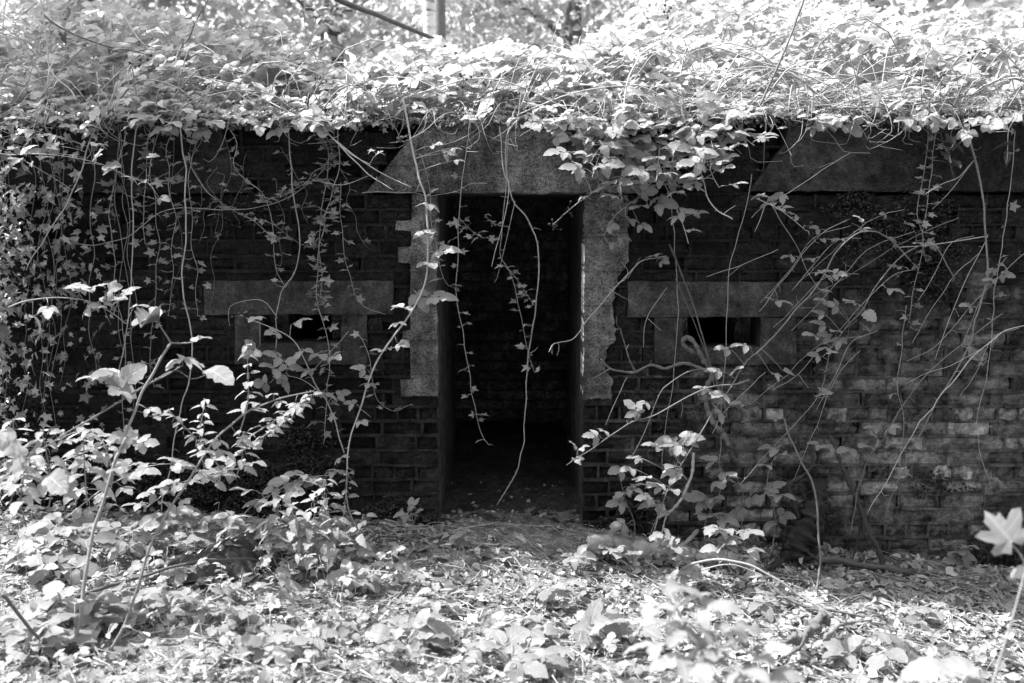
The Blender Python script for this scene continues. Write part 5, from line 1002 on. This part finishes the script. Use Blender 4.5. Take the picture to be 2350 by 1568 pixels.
cane('ivy_trail', 'clump of withered curled leaves hanging at the roof edge near the right end', 'ivy', GI, [(2130, 230), (2150, 290), (2170, 350), (2190, 410)], (-.06, -.12), (.004, .002), [(2160, 300, 34, 'wither'), (2180, 325, 36, 'wither'), (2170, 350, 34, 'wither'), (2195, 380, 32, 'wither'), (2150, 270, 34, 'wither'), (2200, 340, 30, 'wither'), (2185, 290, 30, 'wither')], mat=M_DARKCANE)
cane('ivy_trail', 'withered leaf hanging from a short strand at the far right of the roof edge', 'ivy', GI, [(2330, 270), (2315, 300), (2312, 340), (2308, 375)], (-.06, -.1), (.003, .0016), [(2310, 330, 34, 'wither'), (2316, 355, 34, 'wither')])
for px, py, lab, nb in [(1065, 178, 'cluster of dark berries in the bright leaves above the doorway', 6), (1170, 215, 'smaller dark berry cluster to the right above the doorway', 3), (1120, 190, 'loose dark berries between the two clusters above the doorway', 4), (325, 145, 'dark berry cluster among the leaves at the upper left', 6), (2240, 130, 'dark berry cluster at the upper right', 7), (2150, 180, 'black berry cluster low in the upper right leaves', 7), (1530, 28, 'dark berries high above the right door jamb', 5), (130, 255, 'berries at the left above the ivy curtain', 6)]:
    p = at(px, py, -.02 if py > 120 else .5); t = thing('berry_spray', lab, 'berries', p, 'berry clusters in the thicket'); q = p + np.array([.03, .12, -.06]); mb = MB(); tube(mb, smooth_path([q, .5 * (p + q) + np.array([0, 0, .03]), p], 6), .002, .0012, 4); mb.build('stalk', M_CANE, t, off=p); berries(t, p, p, nb, .0095)

# ---------------------------------------------------------------- the thickest tangle, right of the lintel, and fine canes over the right wall
ORD = 'leftmost second third fourth fifth sixth seventh eighth ninth tenth eleventh twelfth thirteenth fourteenth fifteenth'.split()
def nth(i, n): return 'leftmost' if i == 0 else 'rightmost' if i == n - 1 else ORD[i] + ' from the left'
GT = 'bramble strands of the dense tangle right of the lintel'
for i, x in enumerate(sorted(rng.uniform(1370, 1700, 13))):
    y = rng.uniform(235, 290); dx = rng.uniform(-90, 70); L = rng.uniform(90, 240) * (1 - .35 * (x > 1600))
    pts = [(x, y), (x + dx * .3, y + L * .35), (x + dx * .8, y + L * .72), (x + dx * 1.25, y + L)]
    cane('bramble_strand', nth(i, 13) + ' of the leafy strands tangled right of the lintel', 'bramble', GT, pts, (.02, -.12 - .2 * rng.random()), (.0028, .0015), auto=(int(rng.integers(7, 11)), 34, .1, 1), face=.45, thorn=.4)
GF = 'fine bare canes over the right half of the wall'
for i, x in enumerate(sorted(rng.uniform(1880, 2340, 15))):
    y = rng.uniform(480, 820); a = rng.uniform(2.0, 2.7); L = rng.uniform(150, 330); b = rng.uniform(-40, 40)
    pts = [(x, y), (x + .35 * L * math.cos(a) + b * .7, y + .35 * L * math.sin(a) - 26), (x + .7 * L * math.cos(a) + b * .7, y + .7 * L * math.sin(a)), (x + L * math.cos(a) + b, y + L * math.sin(a) + 25)]
    cane('thin_cane', nth(i, 15) + ' of the fine bare canes on the right wall', 'bramble', GF, pts, (-.06, -.2), (.0015, .001), auto=(int(rng.integers(0, 5)), 24) if i % 2 else None, mat=M_PALE if i % 3 == 0 else M_CANE, face=.5)
GS = 'slack bare ivy strands over the left half of the wall'
for i, x in enumerate(sorted(rng.uniform(240, 900, 12))):
    y = rng.uniform(285, 420); L = rng.uniform(120, 380); pts = [(x, y)]
    for k in range(5): x += rng.uniform(-26, 26); y += L / 5; pts.append((x, y))
    cane('ivy_strand', nth(i, 12) + ' of the slack wiry strands on the left wall', 'ivy', GS, pts, (-.025, -.06), (.0015, .0009), kind='ivy', auto=(int(rng.integers(3, 9)), 17), mat=M_MID)
for a in [('broad nettle filling the back of the patch left of the doorway', (740, 1270), (745, 1100), (-.7, -.65), 9, 48), ('nettle with level leaves at the left of the bright patch', (655, 1300), (640, 1140), (-.8, -.75), 8, 52), ('nettle tip rising from the front of the bright patch', (700, 1330), (705, 1175), (-.85, -.8), 8, 52), ('nettle arching right out of the bright patch', (780, 1300), (835, 1180), (-.75, -.7), 7, 44)]:
    nettle(*a)

for a in [('pale low bramble at the wall foot near the left picture edge', 60, 1290, 9, 66, 80, 90), ('wide bramble clump between the left edge and the tallest stem', 150, 1280, 9, 70, 70, 90), ('flat bramble right behind the second tall stem', 400, 1345, 8, 60, 50, 80), ('pale bramble below the plastic sheet front edge', 590, 1395, 8, 58, 36, 90), ('bramble clump left of the dark fallen branch', 330, 1420, 9, 72, 56, 110), ('pale bramble at the left in front of the tallest stem', 130, 1440, 9, 84, 70, 110), ('low bramble at the bottom left of centre', 780, 1470, 7, 66, 36, 100)]:
    plant(*a)

GL2 = 'bramble sprays crossing the left wall foot'
for i, (x, y, x2, y2, Y) in enumerate([(-40, 1150, 230, 985, -1.35), (40, 1120, 330, 1010, -1.1), (150, 1190, 420, 1060, -.95), (330, 1170, 560, 1075, -.8), (560, 1180, 760, 1090, -.6)]):
    pts = [(x, y), (x + .3 * (x2 - x), y + .5 * (y2 - y)), (x + .7 * (x2 - x), y + .9 * (y2 - y)), (x2, y2)]
    cane('bramble_spray', nth(i, 5) + ' of the fine leafy sprays slanting across the left wall foot', 'bramble', GL2, pts, (Y, Y + .1), (.0026, .0015), auto=(13, 36, .05, 1), face=.3, mat=M_CANE)
GT2 = 'dry forked twigs over the wall right of the doorway'
for i, x in enumerate(sorted(rng.uniform(1420, 1900, 5))):
    y = rng.uniform(560, 900); a = rng.uniform(1.9, 2.8); L = rng.uniform(90, 200); e = (x + L * math.cos(a), y + L * math.sin(a)); m = (x + .5 * L * math.cos(a) + rng.uniform(-30, 30), y + .5 * L * math.sin(a) + rng.uniform(-15, 25))
    cane('dry_twig', nth(i, 5) + ' of the dry forked twigs right of the doorway', 'twig', GT2, [(x, y), m, e], (-.08, -.2), (.0014, .0009), mat=M_PALE, side=[([m, (m[0] + rng.uniform(-40, 40), m[1] + rng.uniform(20, 60))], (-.14, -.18), .0011)])
